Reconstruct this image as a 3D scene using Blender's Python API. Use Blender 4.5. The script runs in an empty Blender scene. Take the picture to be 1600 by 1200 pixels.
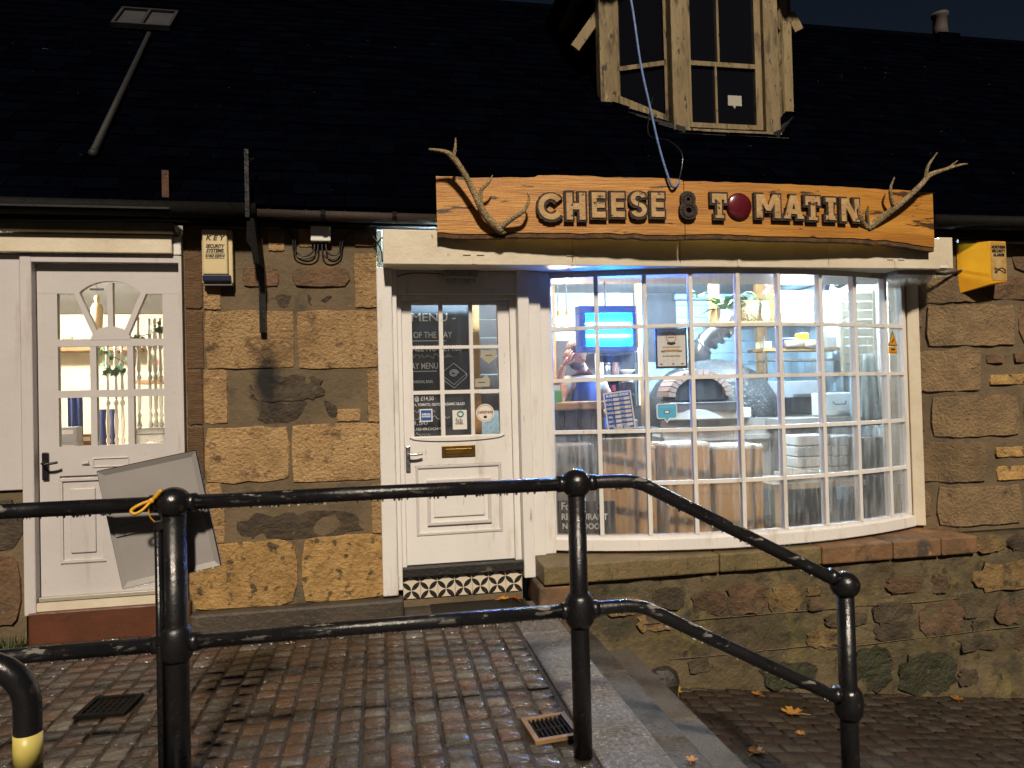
import bpy, bmesh, math, random
from mathutils import Vector, Matrix, noise
from math import sin, cos, pi, sqrt, radians, atan2
random.seed(7)
S = bpy.context.scene
COL = S.collection
# ------------------------------------------------------------------ camera
EYE = Vector((0, -4.8, 1.43))
yaw, pitch, roll = radians(10.5), radians(0.9), radians(1.44)
cd = bpy.data.cameras.new('camera'); cam = bpy.data.objects.new('camera', cd); COL.objects.link(cam)
cd.sensor_width = 36; cd.lens = 1110 / 1600 * 36; cd.clip_start = .05; cd.clip_end = 400
cam.matrix_world = Matrix.Translation(EYE) @ Matrix.Rotation(-yaw, 4, 'Z') @ Matrix.Rotation(pi / 2 + pitch, 4, 'X') @ Matrix.Rotation(-roll, 4, 'Z')
S.camera = cam
# ------------------------------------------------------------------ night sky and the warm street light
LIGHT = Vector((.05, 1, -.87)).normalized()          # direction the light travels
W = bpy.data.worlds.new('World'); S.world = W; W.use_nodes = True
nt = W.node_tree; bgn = nt.nodes['Background']
sky = nt.nodes.new('ShaderNodeTexSky'); sky.sky_type = 'NISHITA'; sky.sun_disc = False
sky.sun_elevation = math.asin(-LIGHT.z); sky.sun_rotation = atan2(-LIGHT.x, -LIGHT.y)
nt.links.new(sky.outputs[0], bgn.inputs[0]); bgn.inputs[1].default_value = SKYSTR = .0042
sl = bpy.data.lights.new('sun', 'SUN'); sl.energy = 4.0; sl.angle = radians(4); sl.color = (1, .855, .68)
so = bpy.data.objects.new('sun', sl); COL.objects.link(so); so.rotation_euler = LIGHT.to_track_quat('-Z', 'Y').to_euler(); so.location = (0, -8, 9)
S.view_settings.view_transform = 'Standard'; S.view_settings.look = 'None'; S.view_settings.exposure = 0; S.view_settings.gamma = 1
S.view_settings.use_curve_mapping = False
S.render.engine = 'CYCLES'
S.cycles.max_bounces = 10; S.cycles.transparent_max_bounces = 16; S.cycles.diffuse_bounces = 3; S.cycles.glossy_bounces = 3
S.cycles.caustics_reflective = False; S.cycles.caustics_refractive = False; S.cycles.sample_clamp_indirect = 4

# ------------------------------------------------------------------ helpers
WO = {}                                               # world origin of each object
def tag(o, label=None, cat=None, group=None, kind=None):
    if label: o['label'] = label
    if cat: o['category'] = cat
    if group: o['group'] = group
    if kind: o['kind'] = kind
    return o
def thing(name, label, cat, loc, group=None, kind=None):
    o = bpy.data.objects.new(name, None); COL.objects.link(o); o.location = loc; o.empty_display_size = .1
    WO[o.name] = Vector(loc)
    return tag(o, label, cat, group, kind)
def link(o, loc, parent):
    COL.objects.link(o); loc = Vector(loc); WO[o.name] = loc
    if parent: o.parent = parent; o.location = loc - WO[parent.name]
    else: o.location = loc
    return o
class MB:
    def __init__(s): s.v = []; s.f = []
    def add(s, vs, fs):
        n = len(s.v); s.v += [Vector(v) for v in vs]; s.f += [tuple(i + n for i in f) for f in fs]; return s
    def box(s, x0, x1, y0, y1, z0, z1):
        return s.add([(x, y, z) for z in (z0, z1) for y in (y0, y1) for x in (x0, x1)],
                     [(0, 2, 3, 1), (4, 5, 7, 6), (0, 1, 5, 4), (2, 6, 7, 3), (0, 4, 6, 2), (1, 3, 7, 5)])
    def obox(s, c, size, m):                          # box of a given size, turned by m, about c
        c = Vector(c); h = Vector(size) / 2
        return s.add([c + m @ Vector((x * h.x, y * h.y, z * h.z)) for z in (-1, 1) for y in (-1, 1) for x in (-1, 1)],
                     [(0, 2, 3, 1), (4, 5, 7, 6), (0, 1, 5, 4), (2, 6, 7, 3), (0, 4, 6, 2), (1, 3, 7, 5)])
    def tube(s, pts, r, n=8, closed=False):
        P = [Vector(p) for p in pts]; k = len(P); R = r if isinstance(r, (list, tuple)) else [r] * k
        t0 = (P[1] - P[0]).normalized(); u = t0.orthogonal().normalized(); vs = []
        for i, p in enumerate(P):
            if closed: t = (P[(i + 1) % k] - P[i - 1]).normalized()
            else: t = (P[min(i + 1, k - 1)] - P[max(i - 1, 0)]).normalized()
            u = (u - t * u.dot(t)).normalized(); w = t.cross(u)
            vs += [p + (u * cos(2 * pi * j / n) + w * sin(2 * pi * j / n)) * R[i] for j in range(n)]
        fs = [(i * n + j, i * n + (j + 1) % n, ((i + 1) % k) * n + (j + 1) % n, ((i + 1) % k) * n + j) for i in range(k if closed else k - 1) for j in range(n)]
        if not closed: fs += [tuple(range(n - 1, -1, -1)), tuple((k - 1) * n + j for j in range(n))]
        return s.add(vs, fs)
    def lathe(s, prof, c, n=16, m=None):
        c = Vector(c); m = m or Matrix.Identity(3)
        vs = [c + m @ Vector((r * cos(2 * pi * j / n), r * sin(2 * pi * j / n), z)) for r, z in prof for j in range(n)]
        k = len(prof)
        fs = [(i * n + j, i * n + (j + 1) % n, (i + 1) * n + (j + 1) % n, (i + 1) * n + j) for i in range(k - 1) for j in range(n)]
        fs += [tuple(range(n - 1, -1, -1)), tuple((k - 1) * n + j for j in range(n))]
        return s.add(vs, fs)
    def ball(s, c, r, n=12, k=8, m=None):
        r = r if isinstance(r, (tuple, list)) else (r, r, r); m = m or Matrix.Identity(3); c = Vector(c)
        vs = [c + m @ Vector((0, 0, -r[2]))] + [c + m @ Vector((r[0] * sin(pi * i / k) * cos(2 * pi * j / n), r[1] * sin(pi * i / k) * sin(2 * pi * j / n), -r[2] * cos(pi * i / k))) for i in range(1, k) for j in range(n)] + [c + m @ Vector((0, 0, r[2]))]
        fs = [(0, 1 + (j + 1) % n, 1 + j) for j in range(n)]
        fs += [(1 + i * n + j, 1 + i * n + (j + 1) % n, 1 + (i + 1) * n + (j + 1) % n, 1 + (i + 1) * n + j) for i in range(k - 2) for j in range(n)]
        e = len(vs) - 1; fs += [(e, 1 + (k - 2) * n + j, 1 + (k - 2) * n + (j + 1) % n) for j in range(n)]
        return s.add(vs, fs)
    def prism(s, poly, y0, y1):                       # outline in x,z pushed from y0 to y1
        n = len(poly)
        return s.add([(x, y0, z) for x, z in poly] + [(x, y1, z) for x, z in poly],
                     [tuple(range(n)), tuple(range(2 * n - 1, n - 1, -1))] + [(i, i + n, (i + 1) % n + n, (i + 1) % n) for i in range(n)])
    def strip(s, path, a, b, z0, z1):                 # bar along a plan path, from a to b along the outward normal
        k = len(path); vs = []
        for i, (x, y) in enumerate(path):
            p, q = path[max(i - 1, 0)], path[min(i + 1, k - 1)]
            t = Vector((q[0] - p[0], q[1] - p[1])).normalized(); nx, ny = t.y, -t.x
            lo = z0(x) if callable(z0) else z0; hi = z1(x) if callable(z1) else z1
            vs += [(x + nx * d, y + ny * d, z) for d, z in ((a, lo), (b, lo), (b, hi), (a, hi))]
        fs = [(i * 4 + j, i * 4 + (j + 1) % 4, i * 4 + 4 + (j + 1) % 4, i * 4 + 4 + j) for i in range(k - 1) for j in range(4)]
        fs += [(3, 2, 1, 0), tuple((k - 1) * 4 + j for j in range(4))]
        return s.add(vs, fs)
    def rot(s, m, c):                                 # turn everything so far about c
        c = Vector(c); s.v = [c + m @ (v - c) for v in s.v]; return s
    def mesh(s, name, mat, smooth=False, origin=None):
        xs = [v.x for v in s.v]; ys = [v.y for v in s.v]; zs = [v.z for v in s.v]
        o = Vector(origin) if origin is not None else Vector(((min(xs) + max(xs)) / 2, (min(ys) + max(ys)) / 2, min(zs)))
        me = bpy.data.meshes.new(name); me.from_pydata([v - o for v in s.v], [], s.f)
        bm = bmesh.new(); bm.from_mesh(me); bmesh.ops.recalc_face_normals(bm, faces=bm.faces); bm.to_mesh(me); bm.free()
        if smooth: me.polygons.foreach_set('use_smooth', [True] * len(me.polygons))
        me.materials.append(mat); me.update()
        return me, o
    def build(s, name, mat, parent=None, label=None, cat=None, group=None, kind=None, smooth=False, bevel=0, origin=None):
        me, o = s.mesh(name, mat, smooth, origin)
        ob = bpy.data.objects.new(name, me); link(ob, o, parent)
        if bevel:
            b = ob.modifiers.new('bevel', 'BEVEL'); b.width = bevel; b.segments = 2; b.limit_method = 'ANGLE'; b.angle_limit = radians(40)
        return tag(ob, label, cat, group, kind)
def B(x0, x1, y0, y1, z0, z1): return MB().box(x0, x1, y0, y1, z0, z1)
RZ = lambda a: Matrix.Rotation(a, 3, 'Z')
RX = lambda a: Matrix.Rotation(a, 3, 'X')
RY = lambda a: Matrix.Rotation(a, 3, 'Y')
def arc(n, a0, a1, r, cx=0, cz=0): return [(cx + r * cos(a0 + (a1 - a0) * i / n), cz + r * sin(a0 + (a1 - a0) * i / n)) for i in range(n + 1)]
def curve(P, n=6):                                    # smooth line through points
    P = [Vector(p) for p in P]; out = []
    for i in range(len(P) - 1):
        a, b, c, d = P[max(i - 1, 0)], P[i], P[i + 1], P[min(i + 2, len(P) - 1)]
        for j in range(n):
            t = j / n; out.append(.5 * ((2 * b) + (c - a) * t + (2 * a - 5 * b + 4 * c - d) * t * t + (3 * b - a - 3 * c + d) * t ** 3))
    return out + [P[-1]]
def taper(n, *rs):                                    # n radii spread over the given ones
    out = []
    for i in range(n):
        f = i / (n - 1) * (len(rs) - 1); k = min(int(f), len(rs) - 2); out.append(rs[k] + (rs[k + 1] - rs[k]) * (f - k))
    return out
def clone(o, loc, parent=None):
    c = o.copy(); COL.objects.link(c); WO[c.name] = Vector(loc); c.parent = parent
    c.location = Vector(loc) - (WO[parent.name] if parent else Vector()); return c
TEXTS = []
def text(s, c, size, mat, parent, rz=0, tilt=0, bold=0, ext=.0008, width=None, shear=0, name='lettering', align='CENTER'):
    """writing that faces the street: c = centre of the line in the world"""
    cu = bpy.data.curves.new('lettering', 'FONT'); cu.body = s; cu.size = size; cu.extrude = ext; cu.offset = bold; cu.align_x = align; cu.align_y = 'CENTER'; cu.resolution_u = 3; cu.shear = shear
    cu.materials.append(mat); o = bpy.data.objects.new('tmp_text', cu); COL.objects.link(o)
    TEXTS.append((o, Vector(c), mat, parent, rz, tilt, width, name))
def flush_texts():
    bpy.context.view_layer.update(); dg = bpy.context.evaluated_depsgraph_get(); made = []
    for o, c, mat, parent, rz, tilt, width, name in TEXTS:
        made.append(bpy.data.meshes.new_from_object(o.evaluated_get(dg)))
    for me, (o, c, mat, parent, rz, tilt, width, name) in zip(made, TEXTS):
        if width:
            w = max(v.co.x for v in me.vertices) - min(v.co.x for v in me.vertices)
            me.transform(Matrix.Diagonal((width / w, 1, 1, 1)))
        me.transform((RZ(rz) @ RX(pi / 2) @ RZ(tilt)).to_4x4()); me.name = name
        if not me.materials: me.materials.append(mat)
        link(bpy.data.objects.new(name, me), c, parent); bpy.data.objects.remove(o)
    TEXTS.clear()

# ------------------------------------------------------------------ materials
class N:                                              # short-hand for node trees
    def __init__(s, name):
        s.m = bpy.data.materials.new(name); s.m.use_nodes = True; s.t = s.m.node_tree; s.b = s.t.nodes['Principled BSDF']; s.out = s.t.nodes['Material Output']
    def n(s, kind, **kw):
        x = s.t.nodes.new('ShaderNode' + kind)
        for k, v in kw.items(): setattr(x, k, v)
        return x
    def l(s, a, b): s.t.links.new(a, b)
    def pos(s, stretch=None):
        g = s.n('NewGeometry').outputs['Position']
        if stretch:
            m = s.n('Mapping'); m.inputs['Scale'].default_value = stretch; s.l(g, m.inputs[0]); g = m.outputs[0]
        return g
    def noise(s, scale, detail=5, stretch=None, rough=.6):
        t = s.n('TexNoise'); t.inputs['Scale'].default_value = scale; t.inputs['Detail'].default_value = detail; t.inputs['Roughness'].default_value = rough
        s.l(s.pos(stretch), t.inputs['Vector']); return t.outputs['Fac']
    def ramp(s, f, lo, hi):
        r = s.n('MapRange', clamp=True); s.l(f, r.inputs[0]); r.inputs[1].default_value = lo; r.inputs[2].default_value = hi; return r.outputs[0]
    def math(s, op, a, b):
        x = s.n('Math', operation=op)
        for i, v in enumerate((a, b)):
            if isinstance(v, (int, float)): x.inputs[i].default_value = v
            else: s.l(v, x.inputs[i])
        return x.outputs[0]
    def mix(s, f, a, b):
        x = s.n('Mix', data_type='RGBA')
        for v, i in ((f, 0), (a, 6), (b, 7)):
            if isinstance(v, (int, float)): x.inputs[i].default_value = v
            elif isinstance(v, (tuple, list)): x.inputs[i].default_value = (*v, 1)
            else: s.l(v, x.inputs[i])
        return x.outputs[2]
    def rnd(s):
        a = s.n('ObjectInfo').outputs['Random']; b = s.n('NewGeometry').outputs['Random Per Island']
        return s.math('FRACT', s.math('ADD', a, b), 0)
def M(name, col, rough=.6, col2=None, sc=6, thr=(.35, .65), layers=(), bump=0, bsc=40, bst=None, metal=0, spec=.5, rnd=0, st=None, rough2=None, rsc=8, emit=None, pal=None, coat=0, det=5):
    k = N(name); c = col; b = k.b
    if pal:                                           # each separate piece draws its own colour
        cr = k.n('ValToRGB'); cr.color_ramp.interpolation = 'CONSTANT'; e = cr.color_ramp.elements
        while len(e) < len(pal): e.new(.5)
        for i, p in enumerate(pal): e[i].position = i / len(pal); e[i].color = (*p, 1)
        k.l(k.rnd(), cr.inputs[0]); c = cr.outputs[0]
        if col2: c = k.mix(k.ramp(k.noise(sc, det, st), *thr), c, col2)
    elif col2: c = k.mix(k.ramp(k.noise(sc, det, st), *thr), col, col2)
    for L in layers:                                  # (colour, scale, lo, hi, stretch, only where it faces up)
        f = k.ramp(k.noise(L[1], 6, L[4] if len(L) > 4 else None), L[2], L[3])
        if len(L) > 5 and L[5]:
            sx = k.n('SeparateXYZ'); k.l(k.n('NewGeometry').outputs['Normal'], sx.inputs[0]); f = k.math('MULTIPLY', f, k.ramp(sx.outputs[2], -.35, .5))
        c = k.mix(f, c, L[0])
    if rnd:
        h = k.n('HueSaturation'); h.inputs['Value'].default_value = 1
        r = k.n('MapRange'); k.l(k.rnd(), r.inputs[0]); r.inputs[3].default_value = 1 - rnd; r.inputs[4].default_value = 1 + rnd
        k.l(r.outputs[0], h.inputs['Value'])
        if isinstance(c, (tuple, list)): h.inputs['Color'].default_value = (*c, 1)
        else: k.l(c, h.inputs['Color'])
        c = h.outputs[0]
    if isinstance(c, (tuple, list)): b.inputs['Base Color'].default_value = (*c, 1)
    else: k.l(c, b.inputs['Base Color'])
    b.inputs['Roughness'].default_value = rough; b.inputs['Metallic'].default_value = metal; b.inputs['Specular IOR Level'].default_value = spec; b.inputs['Coat Weight'].default_value = coat
    b.inputs['Coat Roughness'].default_value = .15
    if rough2 is not None:
        r = k.n('MapRange'); k.l(k.noise(rsc), r.inputs[0]); r.inputs[1].default_value = .35; r.inputs[2].default_value = .65; r.inputs[3].default_value = rough; r.inputs[4].default_value = rough2
        k.l(r.outputs[0], b.inputs['Roughness'])
    if bump:
        bn = k.n('Bump'); bn.inputs['Strength'].default_value = min(1, bump); bn.inputs['Distance'].default_value = .02 * max(1, bump)
        k.l(k.noise(bsc, 8, bst, .65), bn.inputs['Height']); k.l(bn.outputs[0], b.inputs['Normal'])
    if emit: b.inputs['Emission Color'].default_value = (*emit[:3], 1); b.inputs['Emission Strength'].default_value = emit[3]
    return k.m
def glass(name, dirt=.05, streak=.25, tint=(1, 1, 1)):
    k = N(name); k.t.nodes.remove(k.b)
    tr = k.n('BsdfTransparent'); tr.inputs[0].default_value = (*tint, 1)
    gl = k.n('BsdfGlossy'); gl.inputs['Roughness'].default_value = .03; gl.inputs['Color'].default_value = (.9, .9, .9, 1)
    fr = k.n('Fresnel'); fr.inputs[0].default_value = 1.45
    m1 = k.n('MixShader'); k.l(k.math('MULTIPLY', fr.outputs[0], .6), m1.inputs[0]); k.l(tr.outputs[0], m1.inputs[1]); k.l(gl.outputs[0], m1.inputs[2])
    df = k.n('BsdfDiffuse'); df.inputs[0].default_value = (.75, .74, .7, 1); tl = k.n('BsdfTranslucent'); tl.inputs[0].default_value = (.75, .74, .7, 1)
    ms = k.n('MixShader'); ms.inputs[0].default_value = .5; k.l(df.outputs[0], ms.inputs[1]); k.l(tl.outputs[0], ms.inputs[2])
    f = k.math('MULTIPLY', k.ramp(k.noise(9, 6, (4, 4, .35)), .45, .8), streak)
    f = k.math('ADD', f, k.math('MULTIPLY', k.ramp(k.noise(60, 3), .55, .75), dirt)); f = k.math('ADD', f, dirt * .3)
    m2 = k.n('MixShader'); k.l(f, m2.inputs[0]); k.l(m1.outputs[0], m2.inputs[1]); k.l(ms.outputs[0], m2.inputs[2])
    k.l(m2.outputs[0], k.out.inputs[0]); return k.m

m_white = M('white_paint', (.76, .74, .72), .42, (.69, .67, .65), 3, (.3, .8), layers=[((.50, .44, .36), 5, .55, .76, (2, 2, .35)), ((.30, .25, .18), 12, .66, .76, (1.5, 1.5, .25)), ((.36, .31, .24), 24, .68, .78, (2, 2, .6)), ((.25, .2, .14), 55, .72, .76)], bump=.12, bsc=30)
m_mauve = M('dimmed_white_paint', (.575, .545, .54), .42, (.51, .48, .475), 3, (.3, .8), layers=[((.40, .34, .28), 5, .6, .8, (2, 2, .35)), ((.34, .29, .24), 24, .68, .78, (2, 2, .6))], bump=.1, bsc=30)  # mauve-tinted white, darkened to stand in for weaker lamplight at the left
m_cream = M('cream_paint', (.70, .63, .50), .5, (.58, .50, .37), 4, (.35, .75), layers=[((.30, .24, .16), 30, .66, .75, (1, 1, .5))], bump=.2, bsc=26)
m_olive = M('wet_green_gutter_board', (.16, .13, .06), .25, (.10, .08, .035), 7, bump=.2, bsc=40)
m_sand = M('sandstone', (.54, .35, .165), .8, (.42, .26, .115), 3.5, layers=[((.28, .17, .075), 2.4, .50, .70), ((.17, .105, .05), 8, .55, .68), ((.22, .14, .065), 24, .6, .66), ((.66, .46, .25), 26, .58, .72)], bump=1.7, bsc=44, rnd=.14, det=8)
m_ochre = M('ochre_sandstone', (.52, .32, .12), .8, (.33, .195, .065), 9, layers=[((.09, .065, .035), 15, .55, .63), ((.52, .35, .16), 30, .62, .74)], bump=1.5, bsc=34, rnd=.1, det=8)
m_brown = M('tooled_brown_stone', (.22, .125, .06), .8, (.14, .08, .04), 8, st=(1, 1, 3), layers=[((.34, .24, .13), 20, .6, .72, (.4, 1, 6))], bump=1, bsc=50, bst=(.4, 1, 4), rnd=.12)
m_red = M('red_brown_stone', (.20, .115, .06), .85, (.13, .08, .045), 7, layers=[((.30, .2, .11), 18, .62, .74)], bump=1.4, bsc=26, rnd=.2)
m_dark = M('dark_weathered_stone', (.095, .068, .042), .8, (.055, .042, .029), 9, layers=[((.17, .125, .075), 18, .6, .72)], bump=1.5, bsc=24, rnd=.2)
m_quoin = M('grey_brown_sandstone', (.30, .20, .10), .8, (.20, .135, .07), 6, layers=[((.10, .075, .05), 8, .56, .75)], bump=1.6, bsc=44, rnd=.16, det=8)
m_moss = M('mossy_black_stone', (.035, .034, .022), .6, (.05, .06, .02), 12, bump=1.6, bsc=22, rnd=.2)
m_mortar = M('grey_brown_mortar', (.17, .122, .068), .85, (.105, .077, .044), 3, layers=[((.06, .05, .036), 5, .56, .75), ((.17, .14, .1), 28, .64, .74)], bump=.6, bsc=30)
m_lower = M('damp_limewashed_mortar', (.135, .102, .052), .5, (.07, .054, .028), 2.4, layers=[((.17, .135, .045), 3.1, .54, .72), ((.045, .038, .02), 4.2, .53, .66), ((.06, .06, .022), 2.1, .62, .76), ((.035, .03, .018), 9, .58, .68), ((.28, .22, .13), 34, .66, .75)], bump=1.1, bsc=18, rough2=.85)
m_ledge = M('green_stained_ledge_stone', (.20, .145, .065), .6, (.12, .092, .04), 4, layers=[((.085, .08, .03), 5, .56, .74, (3, 3, .7)), ((.05, .04, .022), 14, .58, .7, (4, 4, .5)), ((.24, .15, .08), 2, .6, .7)], bump=.7, bsc=24, rnd=.1)
m_ledge2 = M('orange_ledge_stone', (.24, .125, .055), .65, (.13, .075, .038), 3, layers=[((.06, .046, .03), 3.2, .52, .64), ((.32, .18, .08), 16, .62, .72)], bump=.6, bsc=24, rnd=.1)
m_sett = M('wet_setts', (.1, .1, .1), .13, (.03, .025, .02), 26, (.5, .72), bump=.75, bsc=42, rough2=.38, rsc=26, spec=.8, coat=.55, pal=[(.072, .040, .024), (.084, .039, .022), (.060, .041, .028), (.046, .04, .033), (.072, .05, .031), (.094, .048, .026), (.054, .046, .037), (.125, .11, .085), (.058, .034, .022), (.05, .044, .038)], rnd=.1)
m_sett2 = M('damp_setts', (.1, .1, .1), .42, (.025, .02, .016), 26, (.45, .75), bump=.9, bsc=42, rough2=.7, rsc=30, pal=[(.040, .024, .015), (.046, .024, .014), (.034, .025, .018), (.048, .03, .017), (.06, .048, .034), (.034, .02, .012)], rnd=.12)
m_joint = M('wet_sand_joints', (.03, .022, .015), .25, (.045, .034, .022), 20, bump=.8, bsc=60, rough2=.5)
m_gran = M('wet_speckled_granite', (.20, .185, .17), .25, (.085, .08, .074), 55, (.42, .58), layers=[((.44, .41, .37), 62, .6, .65), ((.04, .037, .034), 70, .62, .66), ((.12, .105, .09), 3, .55, .75)], bump=.5, bsc=120, rough2=.55, rsc=5)
m_gran2 = M('damp_shaded_granite', (.15, .13, .11), .4, (.075, .066, .055), 90, (.42, .6), layers=[((.24, .21, .18), 110, .62, .68), ((.05, .042, .034), 3.5, .5, .7)], bump=.5, bsc=120, rough2=.6, rsc=5)  # darker granite copy: shade on the lower tread put into its colour
m_gran3 = M('damp_brown_shaded_granite', (.10, .086, .07), .45, (.048, .042, .034), 50, (.42, .6), layers=[((.18, .155, .13), 60, .61, .66), ((.035, .03, .022), 3.5, .5, .7)], bump=.5, bsc=100, rough2=.6, rsc=5)  # darkest granite copy: shade on the upper tread put into its colour
m_black = M('chipped_black_paint', (.008, .008, .0095), .2, layers=[((.20, .19, .17), 24, .585, .61, (.3, 1, 1), True), ((.07, .045, .03), 40, .66, .72)], bump=.18, bsc=45, spec=.6, rough2=.4)
m_blackpost = M('black_gloss_paint', (.008, .008, .0095), .2, layers=[((.05, .028, .016), 22, .63, .7), ((.2, .19, .17), 48, .72, .75)], bump=.15, bsc=40, spec=.6, rough2=.35)
m_iron = M('black_iron', (.0035, .0035, .004), .7, (.008, .0065, .005), 20, bump=.3, spec=.12)
m_rust = M('rusty_steel', (.10, .042, .02), .8, (.045, .022, .014), 18, bump=.5, bsc=60)
m_slate = M('wet_slate_dimmed', (.0008, .0011, .0027), .7, (.0005, .0007, .0018), 8, layers=[((.06, .06, .055), 34, .715, .73, (.35, 1, 1))], bump=.4, bsc=30, rnd=.35, spec=.0)  # base held near black in place of lamplight falloff on the roof
m_lead = M('grey_lead', (.008, .0078, .009), .7, (.005, .005, .006), 8, bump=.3)
m_weath = M('dimmed_weathered_cream_timber', (.25, .19, .095), .7, (.16, .115, .055), 4, st=(2, 2, .35), layers=[((.075, .055, .032), 7, .53, .66, (2.5, 2.5, .5)), ((.33, .26, .14), 22, .6, .72, (1, 1, .3)), ((.018, .015, .011), 15, .61, .65, (1.4, 1.4, .6))], bump=.7, bsc=30, bst=(1.5, 1.5, .3))  # weathered tone, darkened further for lamplight fading towards the dormer
m_sign = M('live_edge_pine', (.56, .26, .04), .45, (.36, .145, .02), 2.2, st=(.5, 3, 5), layers=[((.30, .125, .022), 5, .57, .70, (.25, 2, 5)), ((.62, .33, .09), 14, .6, .75, (.15, 3, 8)), ((.07, .03, .012), 3.2, .60, .635, (.9, 2, 4.5)), ((.05, .022, .01), 9, .68, .72, (.5, 2, 3))], bump=.35, bsc=30, bst=(.15, 1, 3))
m_bark = M('dark_bark_edge', (.06, .032, .014), .8, (.14, .07, .025), 14, bump=1, bsc=30)
m_letter = M('worn_birch_letter', (.54, .35, .15), .6, (.38, .22, .085), 9, layers=[((.03, .02, .014), 24, .6, .66)], bump=.4, bsc=40)
m_char = M('charred_wood', (.018, .013, .011), .6, (.04, .025, .015), 20, bump=.7, bsc=50)
m_tomato = M('dark_red_gloss', (.13, .008, .016), .25, (.08, .006, .01), 10, coat=.5)
m_antler = M('antler', (.46, .35, .19), .5, (.20, .145, .07), 22, st=(1, 1, .4), bump=1.2, bsc=60)
m_glass = glass('window_glass', .05, .07)
m_glassfog = glass('misted_glass', .12, .22)
m_glassdoor = glass('door_glass', .02, .03)
m_darkglass = M('dark_window_glass', (.004, .004, .006), .06, spec=.5)
m_ivory = M('ivory_plastic', (.66, .55, .31), .45, (.58, .47, .26), 5, layers=[((.3, .23, .12), 26, .7, .78)])
m_navy = M('navy_plastic', (.012, .02, .05), .3)
m_yellow = M('amber_plastic', (.70, .335, .008), .4, (.60, .27, .006), 5, layers=[((.35, .17, .02), 22, .68, .76)])
m_ink = M('black_ink', (.012, .011, .01), .6)
m_chalk = M('chalk', (.75, .74, .70), .8)
m_slateb = M('chalkboard', (.017, .018, .023), .55, (.028, .029, .035), 3)
m_blueprint = M('blue_print', (.02, .09, .40), .4)
m_sky = M('sky_blue_vinyl', (.10, .42, .68), .35)
m_paper = M('paper', (.72, .70, .66), .6)
m_greypl = M('grey_plastic', (.28, .28, .30), .45, (.22, .22, .24), 8)
m_greyal = M('grey_painted_aluminium', (.32, .305, .295), .42, (.28, .265, .255), 4, layers=[((.30, .285, .27), 12, .62, .75)], bump=.06, bsc=18)
m_tie = M('yellow_ribbon', (.72, .38, .03), .5, (.6, .3, .02), 20)
m_bandy = M('yellow_reflective_band', (.62, .52, .14), .4, (.5, .42, .10), 14)
m_cable = M('black_cable', (.012, .012, .012), .4)
m_bluecable = M('blue_sheathed_cable', (.16, .25, .48), .4, (.10, .17, .36), 22)
m_brass = M('dull_brass', (.22, .13, .035), .38, (.14, .08, .02), 12, metal=.8)
m_steel = M('brushed_steel', (.50, .50, .51), .28, (.40, .40, .42), 8, metal=1, bump=.1, bsc=60, bst=(1, 1, 8))
m_redstep = M('red_painted_step', (.115, .038, .018), .4, (.075, .027, .014), 4, layers=[((.05, .03, .022), 9, .62, .72)], bump=.25, bsc=20)
m_leafor = M('fallen_leaf', (.40, .20, .035), .5, (.26, .10, .02), 12, rnd=.4)
m_pine = M('brown_timber', (.33, .17, .055), .5, (.22, .11, .035), 3, st=(.6, 3, 3), bump=.2, bsc=20)
m_bark2 = M('tree_bark', (.03, .025, .02), .9, bump=.6)
m_leafdk = M('dark_foliage', (.05, .06, .025), .7, rnd=.4)

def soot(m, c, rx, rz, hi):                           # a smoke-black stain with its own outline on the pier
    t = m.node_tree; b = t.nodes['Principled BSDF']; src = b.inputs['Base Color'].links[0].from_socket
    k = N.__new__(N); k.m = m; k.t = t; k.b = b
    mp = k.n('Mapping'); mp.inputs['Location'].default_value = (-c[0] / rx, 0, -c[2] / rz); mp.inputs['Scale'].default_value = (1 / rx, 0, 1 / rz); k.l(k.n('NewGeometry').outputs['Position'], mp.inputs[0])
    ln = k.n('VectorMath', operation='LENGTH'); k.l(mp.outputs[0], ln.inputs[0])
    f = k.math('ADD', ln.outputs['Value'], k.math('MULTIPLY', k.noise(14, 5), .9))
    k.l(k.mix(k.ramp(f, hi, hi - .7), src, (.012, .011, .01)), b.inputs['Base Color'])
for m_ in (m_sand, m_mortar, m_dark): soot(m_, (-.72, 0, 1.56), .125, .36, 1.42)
m_lo = {'r': M('damp_red_stone', (.15, .088, .045), .7, (.09, .055, .03), 9, layers=[((.05, .04, .025), 6, .55, .7)], bump=1.6, bsc=24, rnd=.2), 'd': M('damp_dark_stone', (.085, .062, .036), .7, (.045, .036, .022), 9, bump=1.7, bsc=22, rnd=.2), 'o': M('damp_ochre_stone', (.27, .175, .065), .7, (.16, .10, .04), 9, layers=[((.06, .045, .022), 8, .56, .68)], bump=1.7, bsc=24, rnd=.15), 'k': M('mossy_wet_stone', (.034, .03, .018), .5, (.04, .046, .016), 9, bump=1.8, bsc=20)}
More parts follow.
